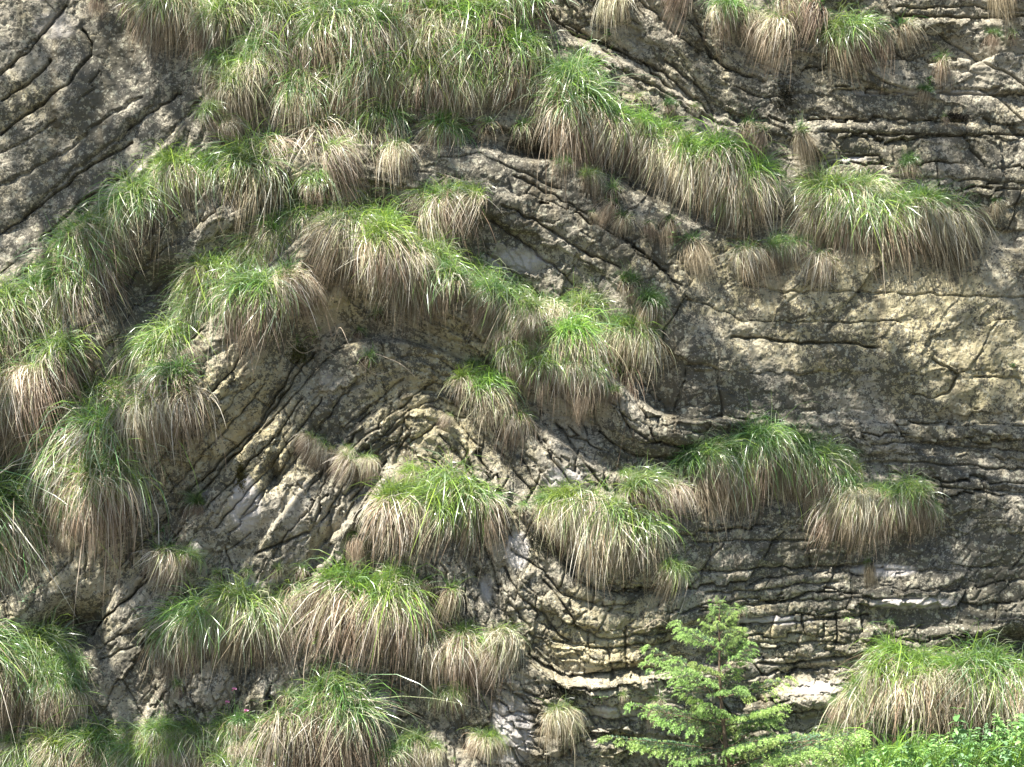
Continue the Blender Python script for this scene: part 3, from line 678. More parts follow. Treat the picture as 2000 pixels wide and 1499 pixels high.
g('dome shaped straw tussock alone in the middle of the arch', [(905,755),(940,755),(975,775),(1005,800)], 105, 'dry+bright', 6, sp=.24, group=TUS)
g('sideways swept straw tuft on the bare blocks under the arch', [(610,850),(650,870),(690,890),(725,905)], 72, 'dry', 12, sp=.25, group=TUS)
g('thin sparse tuft with long curved stalks under the arch crown', [(720,690)], 80, 'sparse', 12, group=TUS)
g('sparse shaded tuft right below the arch crown', [(735,620),(700,640)], 70, 'sparse+dark', 5, sp=.5, group=TUS)
g('small dark tuft above the dome shaped straw tussock', [(920,715)], 50, 'dark', 0, group=TUS)
# right side, upper
g('long straw grass band sloping down right below the big mass', [(1200,245),(1250,258),(1310,280),(1370,305),(1420,330),(1455,355)], 135, 'bright+dry+full', 8, sp=.19, rows=2, drop=12, group=BAND)
g('long flat grass band on the ledge of the level beds', [(1590,400),(1640,388),(1690,385),(1740,395),(1800,410),(1845,425)], 135, 'bright+full+dry', 2, sp=.19, rows=2, drop=12, group=BAND)
g('low straw fringe under the left end of the flat grass band', [(1470,490),(1520,485),(1570,490),(1600,500)], 80, 'full+dry', 2, sp=.28, group=BAND)
g('brown and green wisps between the mass and the sloping band', [(1110,300),(1150,330),(1185,375)], 95, 'sparse+full+brown', 5, sp=.35, group=TUS)
g('brown drooping tuft at the foot of the sloping band', [(1200,400),(1215,420)], 80, 'brown', 3, sp=.4, group=TUS)
g('brown matted tuft in the recess left of the low fringe', [(1265,440),(1310,440),(1350,470)], 75, 'brown', 5, sp=.4, group=TUS)
g('straw tuft behind the right end of the sloping band', [(1465,240),(1490,250)], 75, 'dry+brown', 3, sp=.3, group=TUS)
g('narrow brown tuft with a white flowered cap on the level beds', [(1570,265)], 85, 'brown', 0, group=TUS, wide=.7)
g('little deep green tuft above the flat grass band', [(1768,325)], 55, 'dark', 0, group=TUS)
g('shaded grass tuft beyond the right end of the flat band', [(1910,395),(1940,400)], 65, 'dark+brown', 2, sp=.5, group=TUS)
g('brown hanging fringe at the top edge above the slanting beds', [(1180,-30),(1215,-25)], 110, 'brown+dry', 0, sp=.3, group=TUS)
g('green and brown grass at the top edge between two fringes', [(1330,-40),(1370,-20),(1410,0)], 100, 'full+brown', 3, sp=.35, group=TUS)
g('straw tuft with white blades at the top edge', [(1480,35),(1505,40)], 105, 'dry', 3, sp=.24, group=TUS)
g('brown grass clump hanging from the top edge beside the white bladed tuft', [(1530,-20),(1570,-10),(1600,0)], 110, 'brown+dark', 0, sp=.35, group=TUS)
g('round spider shaped tussock with white stems near the top edge', [(1640,55),(1670,50)], 105, 'dry+full', 2, sp=.25, group=TUS)
g('shaded brown tuft right of the spider shaped tussock', [(1730,55),(1755,45)], 80, 'brown', 0, sp=.4, group=TUS)
g('thin dark tuft in the joint of the upper right blocks', [(1850,110)], 85, 'brown', 0, group=TUS, wide=.6)
g('small tuft with white stems at the upper right edge', [(1935,65),(1975,65)], 60, 'sparse+dark+dry', 6, sp=.5, group=TUS)
g('brown fringe hanging from the top right corner', [(1955,-40),(1990,-40)], 80, 'brown', 0, sp=.4, group=TUS)
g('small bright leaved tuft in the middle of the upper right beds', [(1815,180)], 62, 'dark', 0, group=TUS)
g('little brown wisp under the bright leaved tuft', [(1840,225)], 55, 'brown', 0, group=TUS, wide=.6)
g('brown tuft with dark top hanging at the upper left edge', [(200,-5),(235,5)], 75, 'brown+dark', 4, sp=.4, group=TUS)
# right side, lower
g('long domed grass band on the ledge in the middle right', [(1350,905),(1400,890),(1460,875),(1520,872),(1580,885),(1640,905)], 125, 'lush+full+dark', 2, sp=.18, rows=2, drop=14, group=BAND)
g('smaller grass band below the right end of the domed band', [(1640,985),(1690,970),(1740,960),(1790,965)], 105, 'full+dry', 3, sp=.2, rows=2, drop=10, group=BAND)
g('brown and straw grass left of the domed band', [(1245,955),(1290,935),(1320,945)], 95, 'dry+full', 0, sp=.28, group=BAND)
g('broad grass band with bright green top below the bare strips', [(1085,980),(1125,985),(1170,1000),(1210,1015)], 130, 'bright+full+dry', 10, sp=.2, rows=2, drop=22, group=BAND)
g('right end of the broad band drooping to a long brown tip', [(1250,1045),(1280,1075),(1300,1100)], 115, 'full+lush', 4, sp=.22, group=BAND)
g('small brown spiky tuft left of the broad grass band', [(1010,985)], 70, 'sparse', 5, group=TUS)
g('bright tussock left of centre over the lower curved beds', [(800,960),(840,975),(880,985),(920,995)], 150, 'bright+full', 8, sp=.17, rows=2, drop=14, group=BAND)
g('narrow green and brown tuft under the flat band on the lower right beds', [(1700,1095)], 50, 'brown', 0, group=TUS, wide=.6)
g('small tuft with bent straw stalks beside the pale lit ledge', [(1738,1215)], 60, 'sparse+dry', 8, group=TUS)
g('big cushion of green over brown grass at the lower right', [(1690,1335),(1740,1318),(1790,1308),(1850,1305),(1900,1312),(1960,1320),(2020,1322)], 150, 'bright+full+dry', 2, sp=.15, rows=2, drop=16, group=BAND)
g('bright low grass in the thicket of the lower right corner', [(1600,1490),(1700,1500),(1800,1480),(1900,1470),(2000,1460)], 95, 'bright+lush', 0, sp=.35, rows=1, group=BAND)
g('shaggy wisps over the dark gap below the big mass', [(960,235),(1040,245),(1090,240)], 70, 'brown+sparse', 5, sp=.5, group=TUS)
g('thin shaded grass on the slanting beds right of the big mass', [(1250,185),(1300,200),(1350,215)], 55, 'dark+sparse', 5, sp=.6, group=TUS)
g('low wisps between the arch crown and the green fringed grass', [(840,470),(880,490)], 70, 'sparse+full', 6, sp=.4, group=TUS)
g('brown wisps behind the right end of the straw coloured grass', [(1020,690),(1050,670)], 60, 'brown', 4, sp=.4, group=TUS)
g('green wisps hanging in the shaded slot below the hollow at left', [(100,960),(130,1010)], 90, 'dark+sparse', 0, sp=.5, group=TUS)
g('faint sprouts on the ledge left of the pale lit stone', [(1420,1200),(1450,1195)], 35, 'sparse', 0, sp=.6, group=TUS)
g('sparse blades among the white stones above the lower left straw ledge', [(430,1120),(480,1125),(540,1120),(590,1105)], 60, 'sparse', 5, sp=.6, group=TUS)
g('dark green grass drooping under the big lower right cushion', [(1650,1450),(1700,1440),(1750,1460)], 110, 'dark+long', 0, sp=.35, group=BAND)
# lower left and bottom
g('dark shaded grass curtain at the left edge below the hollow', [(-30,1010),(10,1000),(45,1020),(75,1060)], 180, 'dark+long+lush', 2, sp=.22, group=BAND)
g('long green grass curtain in the lower left corner', [(-40,1290),(20,1280),(70,1275),(110,1290),(135,1320)], 135, 'long+lush+full', 4, sp=.17, rows=2, drop=30, group=BAND)
g('grass in the lower left corner under the long curtain', [(-20,1440),(50,1460),(120,1450),(190,1470),(260,1480)], 110, 'long+full+bright', 4, sp=.3, rows=2, drop=35, group=BAND)
g('straw tussock beside the loose white stone', [(315,1075),(345,1080)], 125, 'dry+full', 3, sp=.25, group=TUS)
g('straw grass ledge at lower left with thin green tips', [(345,1225),(390,1205),(440,1190),(490,1190),(540,1185)], 130, 'dry+full', 3, sp=.22, rows=2, drop=10, group=BAND)
g('dry mop of grass joining the ledge and the large green capped tussock', [(580,1150),(610,1165)], 110, 'dry', 3, sp=.3, group=BAND)
g('large tussock with bright green cap at bottom centre', [(680,1165),(715,1150),(750,1160),(775,1180)], 165, 'bright+dry+bright', 4, sp=.15, rows=2, drop=14, group=TUS)
g('round bright tussock right of the large green capped one', [(905,1238),(935,1233),(965,1245)], 125, 'bright+dry', 2, sp=.18, rows=2, drop=8, group=TUS)
g('dark brown grass hanging behind the round bright tussock', [(840,1130),(870,1140)], 95, 'brown', 2, sp=.4, group=TUS)
g('little brown wisp in the recess left of the bright centre tussock', [(700,1045)], 60, 'brown', 0, group=TUS, wide=.7)
g('tiny brown wisp on the inner arch blocks', [(905,910)], 40, 'brown', 5, group=TUS, wide=.7)
g('tall shaggy straw tussock at the bottom edge left of centre', [(590,1370),(640,1355),(680,1370)], 160, 'full+long+dry', 6, sp=.18, rows=2, drop=30, group=BAND)
g('thin green grass around the pink flowers', [(430,1420),(490,1400),(540,1420)], 80, 'sparse+dark+lush', 3, sp=.35, group=BAND)
g('low green grass along the bottom edge at left', [(240,1440),(300,1430),(360,1425),(420,1440),(480,1450),(540,1440)], 90, 'bright+full+lush+dry', 3, sp=.3, rows=2, drop=38, group=BAND)
g('small dry tuft on the tilted slab at lower left', [(345,1330)], 75, 'sparse+dry', 3, group=TUS)
g('sparse green grass between the two bottom tussocks', [(850,1360),(885,1365)], 80, 'sparse+lush', 3, sp=.3, group=TUS)
g('tussock at the bottom edge below the sparse green grass', [(770,1460),(820,1450),(860,1465)], 95, 'bright+full', 3, sp=.25, group=BAND)
g('small straw tussock at the bottom edge beside the pale broken rock', [(930,1435),(950,1440)], 75, 'dry+bright', 2, sp=.3, group=TUS)
g('spiky straw and green tussock under the curved lower beds', [(1085,1385),(1105,1390)], 90, 'full+dry', 3, sp=.3, group=TUS)
g('small brown tuft beside the spruce branches', [(1278,1365)], 60, 'brown', 2, group=TUS)
g('pale wisp of grass on the ledge left of the small brown tuft', [(1215,1355)], 40, 'sparse', 10, group=TUS)
g('sparse green tuft in the slanting joint left of the straw tuft', [(385,975)], 60, 'sparse+dark', -5, group=TUS)
g('short dark grass in the gap under the pale broad stones', [(780,920),(810,925)], 60, 'bright+dark', 0, sp=.4, group=TUS)
g('short green blades growing over the bare bright strips', [(1225,925)], 45, 'bright', 0, group=TUS)

# ------------------------------------------------------------ young spruce
def spruce_branch(seed):
    """a branch 0.5 m long along +X: wood, dark needles, bright drooping new shoots"""
    r = random.Random(seed); wood = Join(); ne = Join(); sh = Join()
    def needles(j, P, T, n, ln, w, cols, flat=.6, up=.3):
        V = []; F = []; cc = []
        for _ in range(n):
            q = r.random()*(len(P)-1.001); i = int(q); p = P[i].lerp(P[i+1], q-i)
            t = (P[i+1]-P[i]).normalized(); a = Vector((r.gauss(0, 1), r.gauss(0, 1), r.gauss(0, 1)*flat+up)); a -= t*a.dot(t); a.normalize()
            d = (a*.85+t*.6).normalized(); wv = d.cross(Vector((r.gauss(0,1), r.gauss(0,1), r.gauss(0,1)))).normalized()*w*.5; L_ = ln*r.uniform(.7, 1.15)
            k = len(V); V += [p+wv, p-wv, p+d*L_*.6-wv*.9, p+d*L_, p+d*L_*.6+wv*.9]; F += [(k, k+1, k+2), (k, k+2, k+4), (k+4, k+2, k+3)]
            c = r.choice(cols); f = r.uniform(.75, 1.25); cc += [(c[0]*f, c[1]*f, c[2]*f)]*5
        j.add([tuple(v) for v in V], F, np.array(cc))
    DK = [(.06,.12,.05), (.08,.16,.07), (.10,.18,.09), (.15,.23,.15)]; NW = [(.34,.48,.12), (.42,.58,.18), (.30,.46,.13), (.50,.64,.28)]
    def axis_(p0, dirv, L_, n, droop):
        P = [Vector(p0)]; d = Vector(dirv).normalized()
        for i in range(n):
            P.append(P[-1]+d*L_/n); d = (d+Vector((r.gauss(0, .04), r.gauss(0, .04), droop+r.gauss(0, .02)))).normalized()
        return P
    def shoot(p, d):
        L_ = r.uniform(.034, .062); P = axis_(p, d, L_, 4, -.42)
        needles(sh, P, None, 44, .0115, .0022, NW, 1, 0)
    M = axis_((0, 0, 0), (1, 0, .10), .5, 9, .012)
    wood.add(*tube(M, [.0042*(1-i/11) for i in range(10)], 5)); needles(ne, M[2:], None, 150, .017, .0024, DK)
    shoot(M[-1], (1, .1, 0)); shoot(M[-1], (.8, -.6, 0)); shoot(M[-1], (.8, .6, 0))
    for i in range(2, 10):
        for sd in (-1, 1):
            if r.random() < .2: continue
            f = i/9; ln = .20*(1-f)+.055; ln *= r.uniform(.6, 1.2)
            p = M[i-1].lerp(M[i], r.random()); T = axis_(p, (.75, sd*.85, .02), ln, 5, -.03)
            wood.add(*tube(T, [.002, .0018, .0015, .0012, .001, .0008], 4)); needles(ne, T, None, int(300*ln), .015, .0022, DK)
            shoot(T[-1], T[-1]-T[-2]); shoot(T[-2], (T[-1]-T[-2])+Vector((0, .02*sd, 0)))
            shoot(T[-2], (T[-1]-T[-2])+Vector((.03, -.02*sd, 0)))
            if ln > .10:
                for q in (1, 2, 3):
                    for s2 in (-1, 1):
                        S = axis_(T[q], (.9 if s2*sd < 0 else .3, sd*.6+s2*.5, 0), ln*.35*r.uniform(.7, 1.2), 3, -.05)
                        wood.add(*tube(S, [.0012, .001, .0009, .0007], 3)); needles(ne, S, None, int(420*ln*.35), .014, .0022, DK)
                        shoot(S[-1], S[-1]-S[-2])
    return wood.mesh('branch', BARK), ne.mesh('needles', SPR, False), sh.mesh('new_shoots', SPR, False)
def spruce():
    r = random.Random(4); y = -.80
    def px(x, yy, d=.8): return Vector(((x-1000)*U*(D-d)/D, -d, ZC-(yy-749.5)*U*(D-d)/D))
    top = px(1402, 1185); base = px(1430, 1560); base.z = .02
    e = bpy.data.objects.new('spruce_sapling', None); C.objects.link(e); e.location = base
    tag(e, 'young spruce with bright yellow green new shoots before the cliff', 'spruce sapling')
    H = top.z-base.z; P = []; n = 16
    for i in range(n+1):
        f = i/n; P.append(Vector(((top.x-base.x)*f+.012*math.sin(f*7), .01*math.sin(f*5), H*f)))
    ob('trunk', tube_mesh('trunk', P, [.017*(1-i/n)+.003 for i in range(n+1)], BARK, 8), e)
    pr = [spruce_branch(k) for k in range(4)]
    def branch(z, az, el, L_):
        f = z/H; k = min(int(f*n), n-1); p = P[k].lerp(P[k+1], f*n-k)
        b = pr[r.randrange(4)]; o = ob('branch', b[0], e)
        Mx = Matrix.Translation(p) @ Matrix.Rotation(az, 4, 'Z') @ Matrix.Rotation(-el, 4, 'Y') @ Matrix.Rotation(r.uniform(-.3, .3), 4, 'X') @ Matrix.Diagonal((L_/.5,)*3+(1,))
        sc = L_/.5; Mx = Matrix.Translation(p) @ Matrix.Rotation(az, 4, 'Z') @ Matrix.Rotation(-el, 4, 'Y') @ Matrix.Rotation(r.uniform(-.25, .25), 4, 'X') @ Matrix.Diagonal((sc, sc**.8, sc**.55, 1))
        o.matrix_local = Mx
        ob('needles', b[1], o); ob('new_shoots', b[2], o)
    lv = [(.06, 4, .10, .75), (.14, 5, .17, .55), (.25, 5, .26, .40), (.37, 4, .34, .30), (.50, 5, .40, .22), (.64, 5, .48, .12), (.78, 6, .60, .02), (.88, 6, .66, .0), (1.0, 6, .70, .0), (1.12, 6, .72, .0)]
    for q, (dz, m, ln, el) in enumerate(lv):
        a0 = q*1.9
        for i in range(m):
            branch(H-dz+r.uniform(-.02, .02), a0+2*math.pi*i/m+r.uniform(-.25, .25), el+r.uniform(-.28, .28), ln*r.uniform(.5, 1.3))
        if q > 1: branch(H-dz+.06, r.uniform(0, 6.28), el+.2, ln*.5)
    for i in range(3):
        o = ob('branch', pr[i][0], e); o.matrix_local = Matrix.Translation(P[-1]) @ Matrix.Rotation(i*2.1, 4, 'Z') @ Matrix.Rotation(-1.0, 4, 'Y') @ Matrix.Scale(.12, 4)
        ob('new_shoots', pr[i][2], o)
def tube_mesh(name, P, Rr, m, n=6):
    V, F = tube(P, Rr, n); return mesh_np(name, V, F, m)
spruce()

# ------------------------------------------------------------ herbs
def leaf_mesh(L_, w, c, fold=.25, droop=.25, seed=0, toothed=False):
    n = 5; V = []; F = []
    for i in range(n+1):
        f = i/n; ww = w*math.sin(math.pi*min(f*.92+.04, 1))**.8*(1-.35*f); z = -droop*L_*f*f
        if toothed and i % 2: ww *= 1.12
        V += [(f*L_, -ww, z+ww*fold), (f*L_, 0, z), (f*L_, ww, z+ww*fold)]
    for i in range(n):
        a = i*3; F += [(a, a+3, a+4, a+1), (a+1, a+4, a+5, a+2)]
    r = np.random.default_rng(seed); cc = np.array(c)[None]*r.uniform(.85, 1.15, (len(V), 1))
    return mesh_np('leaf', V, F, LEAF, True, cc)
LF = {'broad': [leaf_mesh(.052, .015, (.20,.34,.12), seed=1), leaf_mesh(.045, .014, (.26,.42,.16), seed=2, droop=.4), leaf_mesh(.060, .017, (.16,.30,.10), seed=3, droop=.1, toothed=True)],
      'pale': [leaf_mesh(.030, .008, (.34,.46,.30), seed=4), leaf_mesh(.026, .008, (.30,.44,.26), seed=5)],
      'bright': [leaf_mesh(.035, .011, (.30,.46,.10), seed=6), leaf_mesh(.030, .010, (.36,.52,.14), seed=7)],
      'strap': [leaf_mesh(.13, .008, (.20,.34,.10), seed=8, droop=.7), leaf_mesh(.10, .007, (.28,.44,.14), seed=9, droop=.9)],
      'dark': [leaf_mesh(.030, .010, (.08,.17,.05), seed=10), leaf_mesh(.026, .009, (.10,.20,.06), seed=11)]}
def stem_mesh(h, lean, R_=.0022):
    P = [Vector((lean*h*(i/5)**1.6, -.12*h*(i/5), h*i/5)) for i in range(6)]
    return tube_mesh('stem', P, [R_*(1-i/9) for i in range(6)], STEM, 4), P
STEM = plain('green_stem', (.12,.20,.05), (.22,.30,.10), 60)
def herb(label, p, h, kind, n, scale=1.0, lean=0.0, group=None, cat='herb', whorl=2, taper=True, seed=0, el=(-.2, .5), name='leafy_herb', flat=False):
    r = random.Random(seed*77+int(p.x*991)); e = bpy.data.objects.new(name, None); C.objects.link(e); e.location = p
    tag(e, label, cat, group); sm, P = stem_mesh(h, lean); ob('stem', sm, e)
    for i in range(n):
        f = (i//whorl+1)/(n//whorl+.01); f = min(f*.85+.15, 1); k = min(int(f*5), 4); q = P[k].lerp(P[k+1], f*5-k)
        az = (i % whorl)*2*math.pi/whorl+(i//whorl)*1.57+r.uniform(-.4, .4)
        if flat: az = (0 if i % 2 else math.pi)+r.uniform(-.25, .25)
        sc = scale*(1.15-.65*f if taper else 1)*r.uniform(.8, 1.2)
        o = ob('leaf', LF[kind][r.randrange(len(LF[kind]))], e)
        o.matrix_local = Matrix.Translation(q) @ Matrix.Rotation(az, 4, 'Z') @ Matrix.Rotation(-r.uniform(*el), 4, 'Y') @ Matrix.Rotation(r.uniform(-.4, .4), 4, 'X') @ Matrix.Scale(sc, 4)
    return e
def pxd(x, y, d): return Vector(((x-1000)*U*(D-d)/D, -d, ZC-(y-749.5)*U*(D-d)/D))
r0 = random.Random(12); GRP = 'leafy herbs in the lower right corner'
for k, (x, y, d, lb) in enumerate([(1985,1395,.75,'leafy herb at the right frame edge of the lower right thicket'),(1905,1425,.8,'leafy herb right of the tall drooping one in the lower right thicket'),(1800,1460,.85,'leafy herb left of the tall drooping one in the lower right thicket'),(1690,1470,.95,'leafy herb before the dark grass under the big cushion'),(1600,1478,.95,'leafy herb at the right foot of the spruce'),(1950,1455,1.0,'low broad herb at the bottom edge near the right corner')]):
    p = pxd(x, y, d); h = r0.uniform(.22, .30); p.z -= h
    herb(lb, p, h, 'broad', 18, r0.uniform(1.3, 1.6), r0.uniform(-.25, .25), GRP, seed=k)
def thicket():
    r = random.Random(5); j = Join()
    for i in range(330):
        x = r.uniform(1640, 2060); f = (x-1640)/360; d = r.uniform(.55, 1.15)
        p = pxd(x, r.uniform(1500-110*min(f, 1)**.7, 1530), d); h = r.uniform(.12, .28); st = Vector((r.uniform(-.3, .3), -.15, 1)).normalized()
        V, F = tube([p-st*h*(1-q/3) for q in range(4)], [.002]*4, 4); j.add(V, F, (.16, .26, .07))
        c0 = r.choice([(.18,.34,.10), (.26,.42,.14), (.32,.48,.16), (.22,.36,.18)])
        for q in range(14):
            a = p-st*h*r.random()**1.5; az = r.uniform(0, 6.28); L_ = r.uniform(.016, .045); w_ = L_*.28
            M = Matrix.Translation(a) @ Matrix.Rotation(az, 4, 'Z') @ Matrix.Rotation(-r.uniform(-.5, .7), 4, 'Y') @ Matrix.Rotation(r.uniform(-.6, .6), 4, 'X')
            Q = [(0,0,0), (L_*.3,-w_,w_*.3), (L_*.3,0,0), (L_*.3,w_,w_*.3), (L_*.7,-w_*.8,-L_*.08+w_*.3), (L_*.7,0,-L_*.08), (L_*.7,w_*.8,-L_*.08+w_*.3), (L_,0,-L_*.25)]
            g_ = r.uniform(.75, 1.25)
            j.add([tuple(M @ Vector(v)) for v in Q], [(0,1,2,2), (0,2,3,3), (1,4,5,2), (2,5,6,3), (4,7,5,5), (5,7,6,6)], [k_*g_ for k_ in c0])
    for i in range(110):
        x = r.uniform(1650, 2050); p = pxd(x, r.uniform(1470, 1540), r.uniform(.5, 1.1)); V, F, T = blades(12, 4000+i, .04, .03, .01, (-175, -5), (35, 88), (.14, .30), (1.5, 6), .006, G2+G1[:2])
        j.add(V+np.array(p), np.concatenate([F, F[:, 2:]], 1), T)
    V = np.concatenate(j.V); F = np.concatenate(j.F); T = np.concatenate(j.T)
    tri = np.concatenate([F[:, [0, 1, 2]], F[F[:, 2] != F[:, 3]][:, [0, 2, 3]]])
    tag(ob('undergrowth', mesh_np('undergrowth', V, tri, LEAF, False, T)), 'thicket of small bright leaves filling the lower right corner', None, None, 'stuff')
thicket()
herb('taller herb with pale drooping leaves rising before the lower right cushion', pxd(1868, 1455, .8), .20, 'broad', 10, 1.9, 0, seed=90)
def herb_at(label, x, y, hpx, kind, n, scale=1.0, lean=0, **kw): herb(label, place(x, y, .03), hpx*U, kind, n, scale, lean, **kw)
herb_at('pale feathery sprig standing upright above the arch crown', 768, 400, 62, 'pale', 26, 1.35, -.18, flat=True, el=(-.1, .3), seed=31)
herb_at('broad leaved green plant beside the shaded tuft under the sloping band', 1318, 480, 35, 'broad', 6, .9, 0, el=(.0, 1.0), seed=32, taper=False)
herb_at('strap leaved bright plant in the hollow under the left shoulder of the arch', 610, 672, 28, 'strap', 9, .9, .3, el=(.2, 1.2), seed=33, taper=False, whorl=3)
herb_at('dark leaved plant with hanging leaves left of the strap leaved one', 580, 675, 22, 'dark', 12, 1.1, 0, seed=34)
herb_at('small bright sprig on the left tip of the domed band', 1335, 880, 34, 'bright', 14, .9, -.1, seed=35, whorl=3)
herb_at('white green flowered tuft on the narrow brown grass tuft', 1563, 255, 14, 'pale', 12, .9, 0, seed=36, whorl=4, taper=False)
herb_at('row of small leaves at the right top of the flat grass band', 1795, 385, 16, 'pale', 14, 1.0, .9, seed=37, taper=False)
herb_at('little leafy plant in the middle of the flat grass band', 1635, 460, 24, 'bright', 14, .9, .2, seed=38)
herb_at('light green fern on the left flank of the arch', 405, 612, 26, 'bright', 26, 1.0, .5, seed=39, whorl=4, taper=False)
herb_at('pale green fern at the left frame edge below the hollow', 15, 1130, 40, 'bright', 26, 1.3, 0, seed=40, whorl=4, taper=False)
herb_at('airy sprig of tiny leaves reaching from the left edge', 40, 1185, 40, 'pale', 22, 1.0, 1.0, seed=41)
herb_at('green herb growing in the dry mop of grass at bottom centre', 620, 1262, 24, 'bright', 18, 1.0, .2, seed=42, whorl=3, taper=False)
herb_at('rosette of smooth pale leaves on the ledge by the lower curved beds', 1175, 1375, 12, 'broad', 7, 1.0, 0, seed=43, whorl=7, el=(-.1, .8), taper=False)
herb_at('small climbing plant with round leaves left above the spruce top', 1320, 1240, 42, 'pale', 18, 1.0, .1, seed=44, whorl=3)
herb_at('green sprig on the dark rock above the straw tussock at lower left', 310, 1045, 20, 'dark', 16, 1.3, .8, seed=45, whorl=3)
herb_at('small dark green rosette on the white blocks of the lower right', 1655, 1215, 8, 'strap', 10, .35, 0, seed=46, whorl=10, el=(.1, .9), taper=False)
herb_at('dark green cushion plant near the right edge of the massive bed', 1978, 718, 6, 'dark', 16, .8, 0, seed=47, whorl=8, taper=False)
herb_at('bright herb leaves at the head of the large flank tussock', 1132, 600, 36, 'bright', 10, 1.0, 0, seed=48)
herb_at('yellow green herb at the foot of the arch crown', 858, 520, 34, 'bright', 8, 1.2, 0, seed=49)
herb_at('small leaves above the dark joint in the upper right beds', 1186, 75, 16, 'dark', 12, .9, 0, seed=50, whorl=4, taper=False)
herb_at('leafy stems with bright leaflets at the upper right tuft', 1815, 175, 22, 'dark', 12, 1.0, 0, seed=51, whorl=4, taper=False)

# pink flowers
PINK = plain('pink_petal', (.62,.20,.40), (.78,.36,.56), 200, .6)
def flower_head():
    j = Join(); r = random.Random(3)
    for i in range(16):
        a = r.uniform(0, 6.28); el = r.uniform(-.3, 1.4); d = Vector((math.cos(a)*math.cos(el), math.sin(a)*math.cos(el), math.sin(el))); q = d.orthogonal().normalized()*.0045
        t = d*.004; u = d*.013
        j.add([tuple(t), tuple(u*.7+q), tuple(u), tuple(u*.7-q)], [(0, 1, 2, 3)])
    return mesh_np('flower', np.concatenate(j.V), np.concatenate(j.F), PINK)
FH = flower_head()
for (x, y, h, lb) in ((458, 1395, 46, 'pink flower on a tall leafy stem at lower left, the upper one'), (444, 1400, 26, 'tiny pink flower just left of the upper pink flower'), (481, 1425, 34, 'pink flower on a leafy stem, the lower right one of three')):
    e = herb(lb, place(x, y, .06), h*U, 'dark', 8, .7, 0, 'pink flowers above the lower left grass', 'flower', seed=x, name='pink_flower')
    o = ob('flower', FH, e); o.location = (0, -.12*h*U, h*U); o.scale = (1.3, 1.3, 1.3)

# ------------------------------------------------------------ loose stones and moss
def stone(label, x, y, w, h, rot, seed, depth=.05, fresh_lit=.75):
    rr = random.Random(seed); n = 10; V = []; F = []; nz = 7
    for i in range(nz+1):
        ph = math.pi*i/nz
        for k in range(n):
            th = 2*math.pi*k/n; v = Vector((math.sin(ph)*math.cos(th), math.sin(ph)*math.sin(th), math.cos(ph)))
            m = max(abs(v.x), abs(v.y), abs(v.z)); v = v*(1-.55+.55/m)*.8
            V.append(v)
    pl = [(Vector((rr.gauss(0, 1), rr.gauss(0, 1), rr.gauss(0, 1))).normalized(), rr.uniform(.28, .55)) for _ in range(9)]
    for q, v in enumerate(V):
        for nn, dd in pl:
            s_ = v.dot(nn)
            if s_ > dd: v = v-nn*(s_-dd)
        V[q] = v
    for i in range(nz):
        for k in range(n): F.append((i*n+k, (i+1)*n+k, (i+1)*n+(k+1) % n, i*n+(k+1) % n))
    M = Matrix.Rotation(math.radians(rot), 3, 'Y') @ Matrix.Diagonal((w*U*.62, depth, h*U*.62))
    V = np.array([tuple(M @ v) for v in V]); me = mesh_np('loose_stone', V, F, ROCK, False)
    a = me.color_attributes.new('zone', 'FLOAT_COLOR', 'POINT'); c = np.tile(np.array([.35, .3, fresh_lit, 1], np.float32), (len(V), 1)); a.data.foreach_set('color', c.ravel())
    o = ob('loose_stone', me, None, place(x, y, .01)); tag(o, label, 'stone', 'loose stones caught on the ledges')
stone('white loose stone at the right shoulder of the straw tussock', 386, 1075, 22, 30, 25, 1, fresh_lit=.5)
stone('flat white stone in the gap above the lower left straw ledge', 458, 1142, 44, 12, 10, 2)
stone('small pale stone under the flat white one', 455, 1163, 34, 12, -10, 3)
stone('pointed white stone among thin green blades', 532, 1137, 14, 26, 10, 4)
stone('pale stone wedged above the large green capped tussock', 628, 1108, 36, 22, -20, 5, fresh_lit=.35)
stone('lit split stone between the tall shaggy tussock and the bottom tussocks', 742, 1380, 62, 58, 30, 6, .10, .8)
stone('standing slab between the two bottom centre tussocks', 845, 1270, 34, 70, -25, 7, .07, .1)
stone('lower slab leaning under the standing slab', 865, 1310, 34, 60, 25, 8, .06, .1)
stone('small stone at the end of the sloping grass band', 1508, 435, 34, 16, 30, 9, .05, .6)
stone('rounded pale stone left of the shaded recess under the arch', 615, 1035, 40, 50, 30, 10, .07, .35)
stone('blunt block at the foot of the inner arch', 660, 1050, 55, 34, -20, 11, .08, .3)
stone('broken white block beside the spiky tussock', 970, 1385, 45, 28, 20, 12, .07, .5)
MOSS = blade_material('moss', .8, .1)
def moss(label, x, y, w, h, c, seed):
    r = np.random.default_rng(seed); n = 420; u = r.normal(0, .45, n); v = r.normal(0, .45, n); V = []; F = []; T = []; p0 = place(x, y, 0)
    for i in range(n):
        px_, py_ = x+u[i]*w, y+v[i]*h+abs(u[i])*h*.3; p = place(px_, py_, .004)-p0
        for q in range(2):
            d = Vector((r.normal(), -1.0, r.normal()+.2)).normalized()*r.uniform(.006, .016); s_ = d.cross(Vector((r.normal(), r.normal(), r.normal()))).normalized()*.003
            k_ = len(V); V += [p+s_, p-s_, p+d]; F.append((k_, k_+1, k_+2)); T += [np.array(c)*r.uniform(.6, 1.5)]*3
    o = ob('moss_patch', mesh_np('moss_patch', [tuple(a) for a in V], F, MOSS, False, np.array(T)), None, p0); tag(o, label, 'moss', 'moss patches on the rock')
moss('black brown moss patch where slanting beds meet the level beds', 1535, 188, 26, 34, (.035,.03,.015), 1)
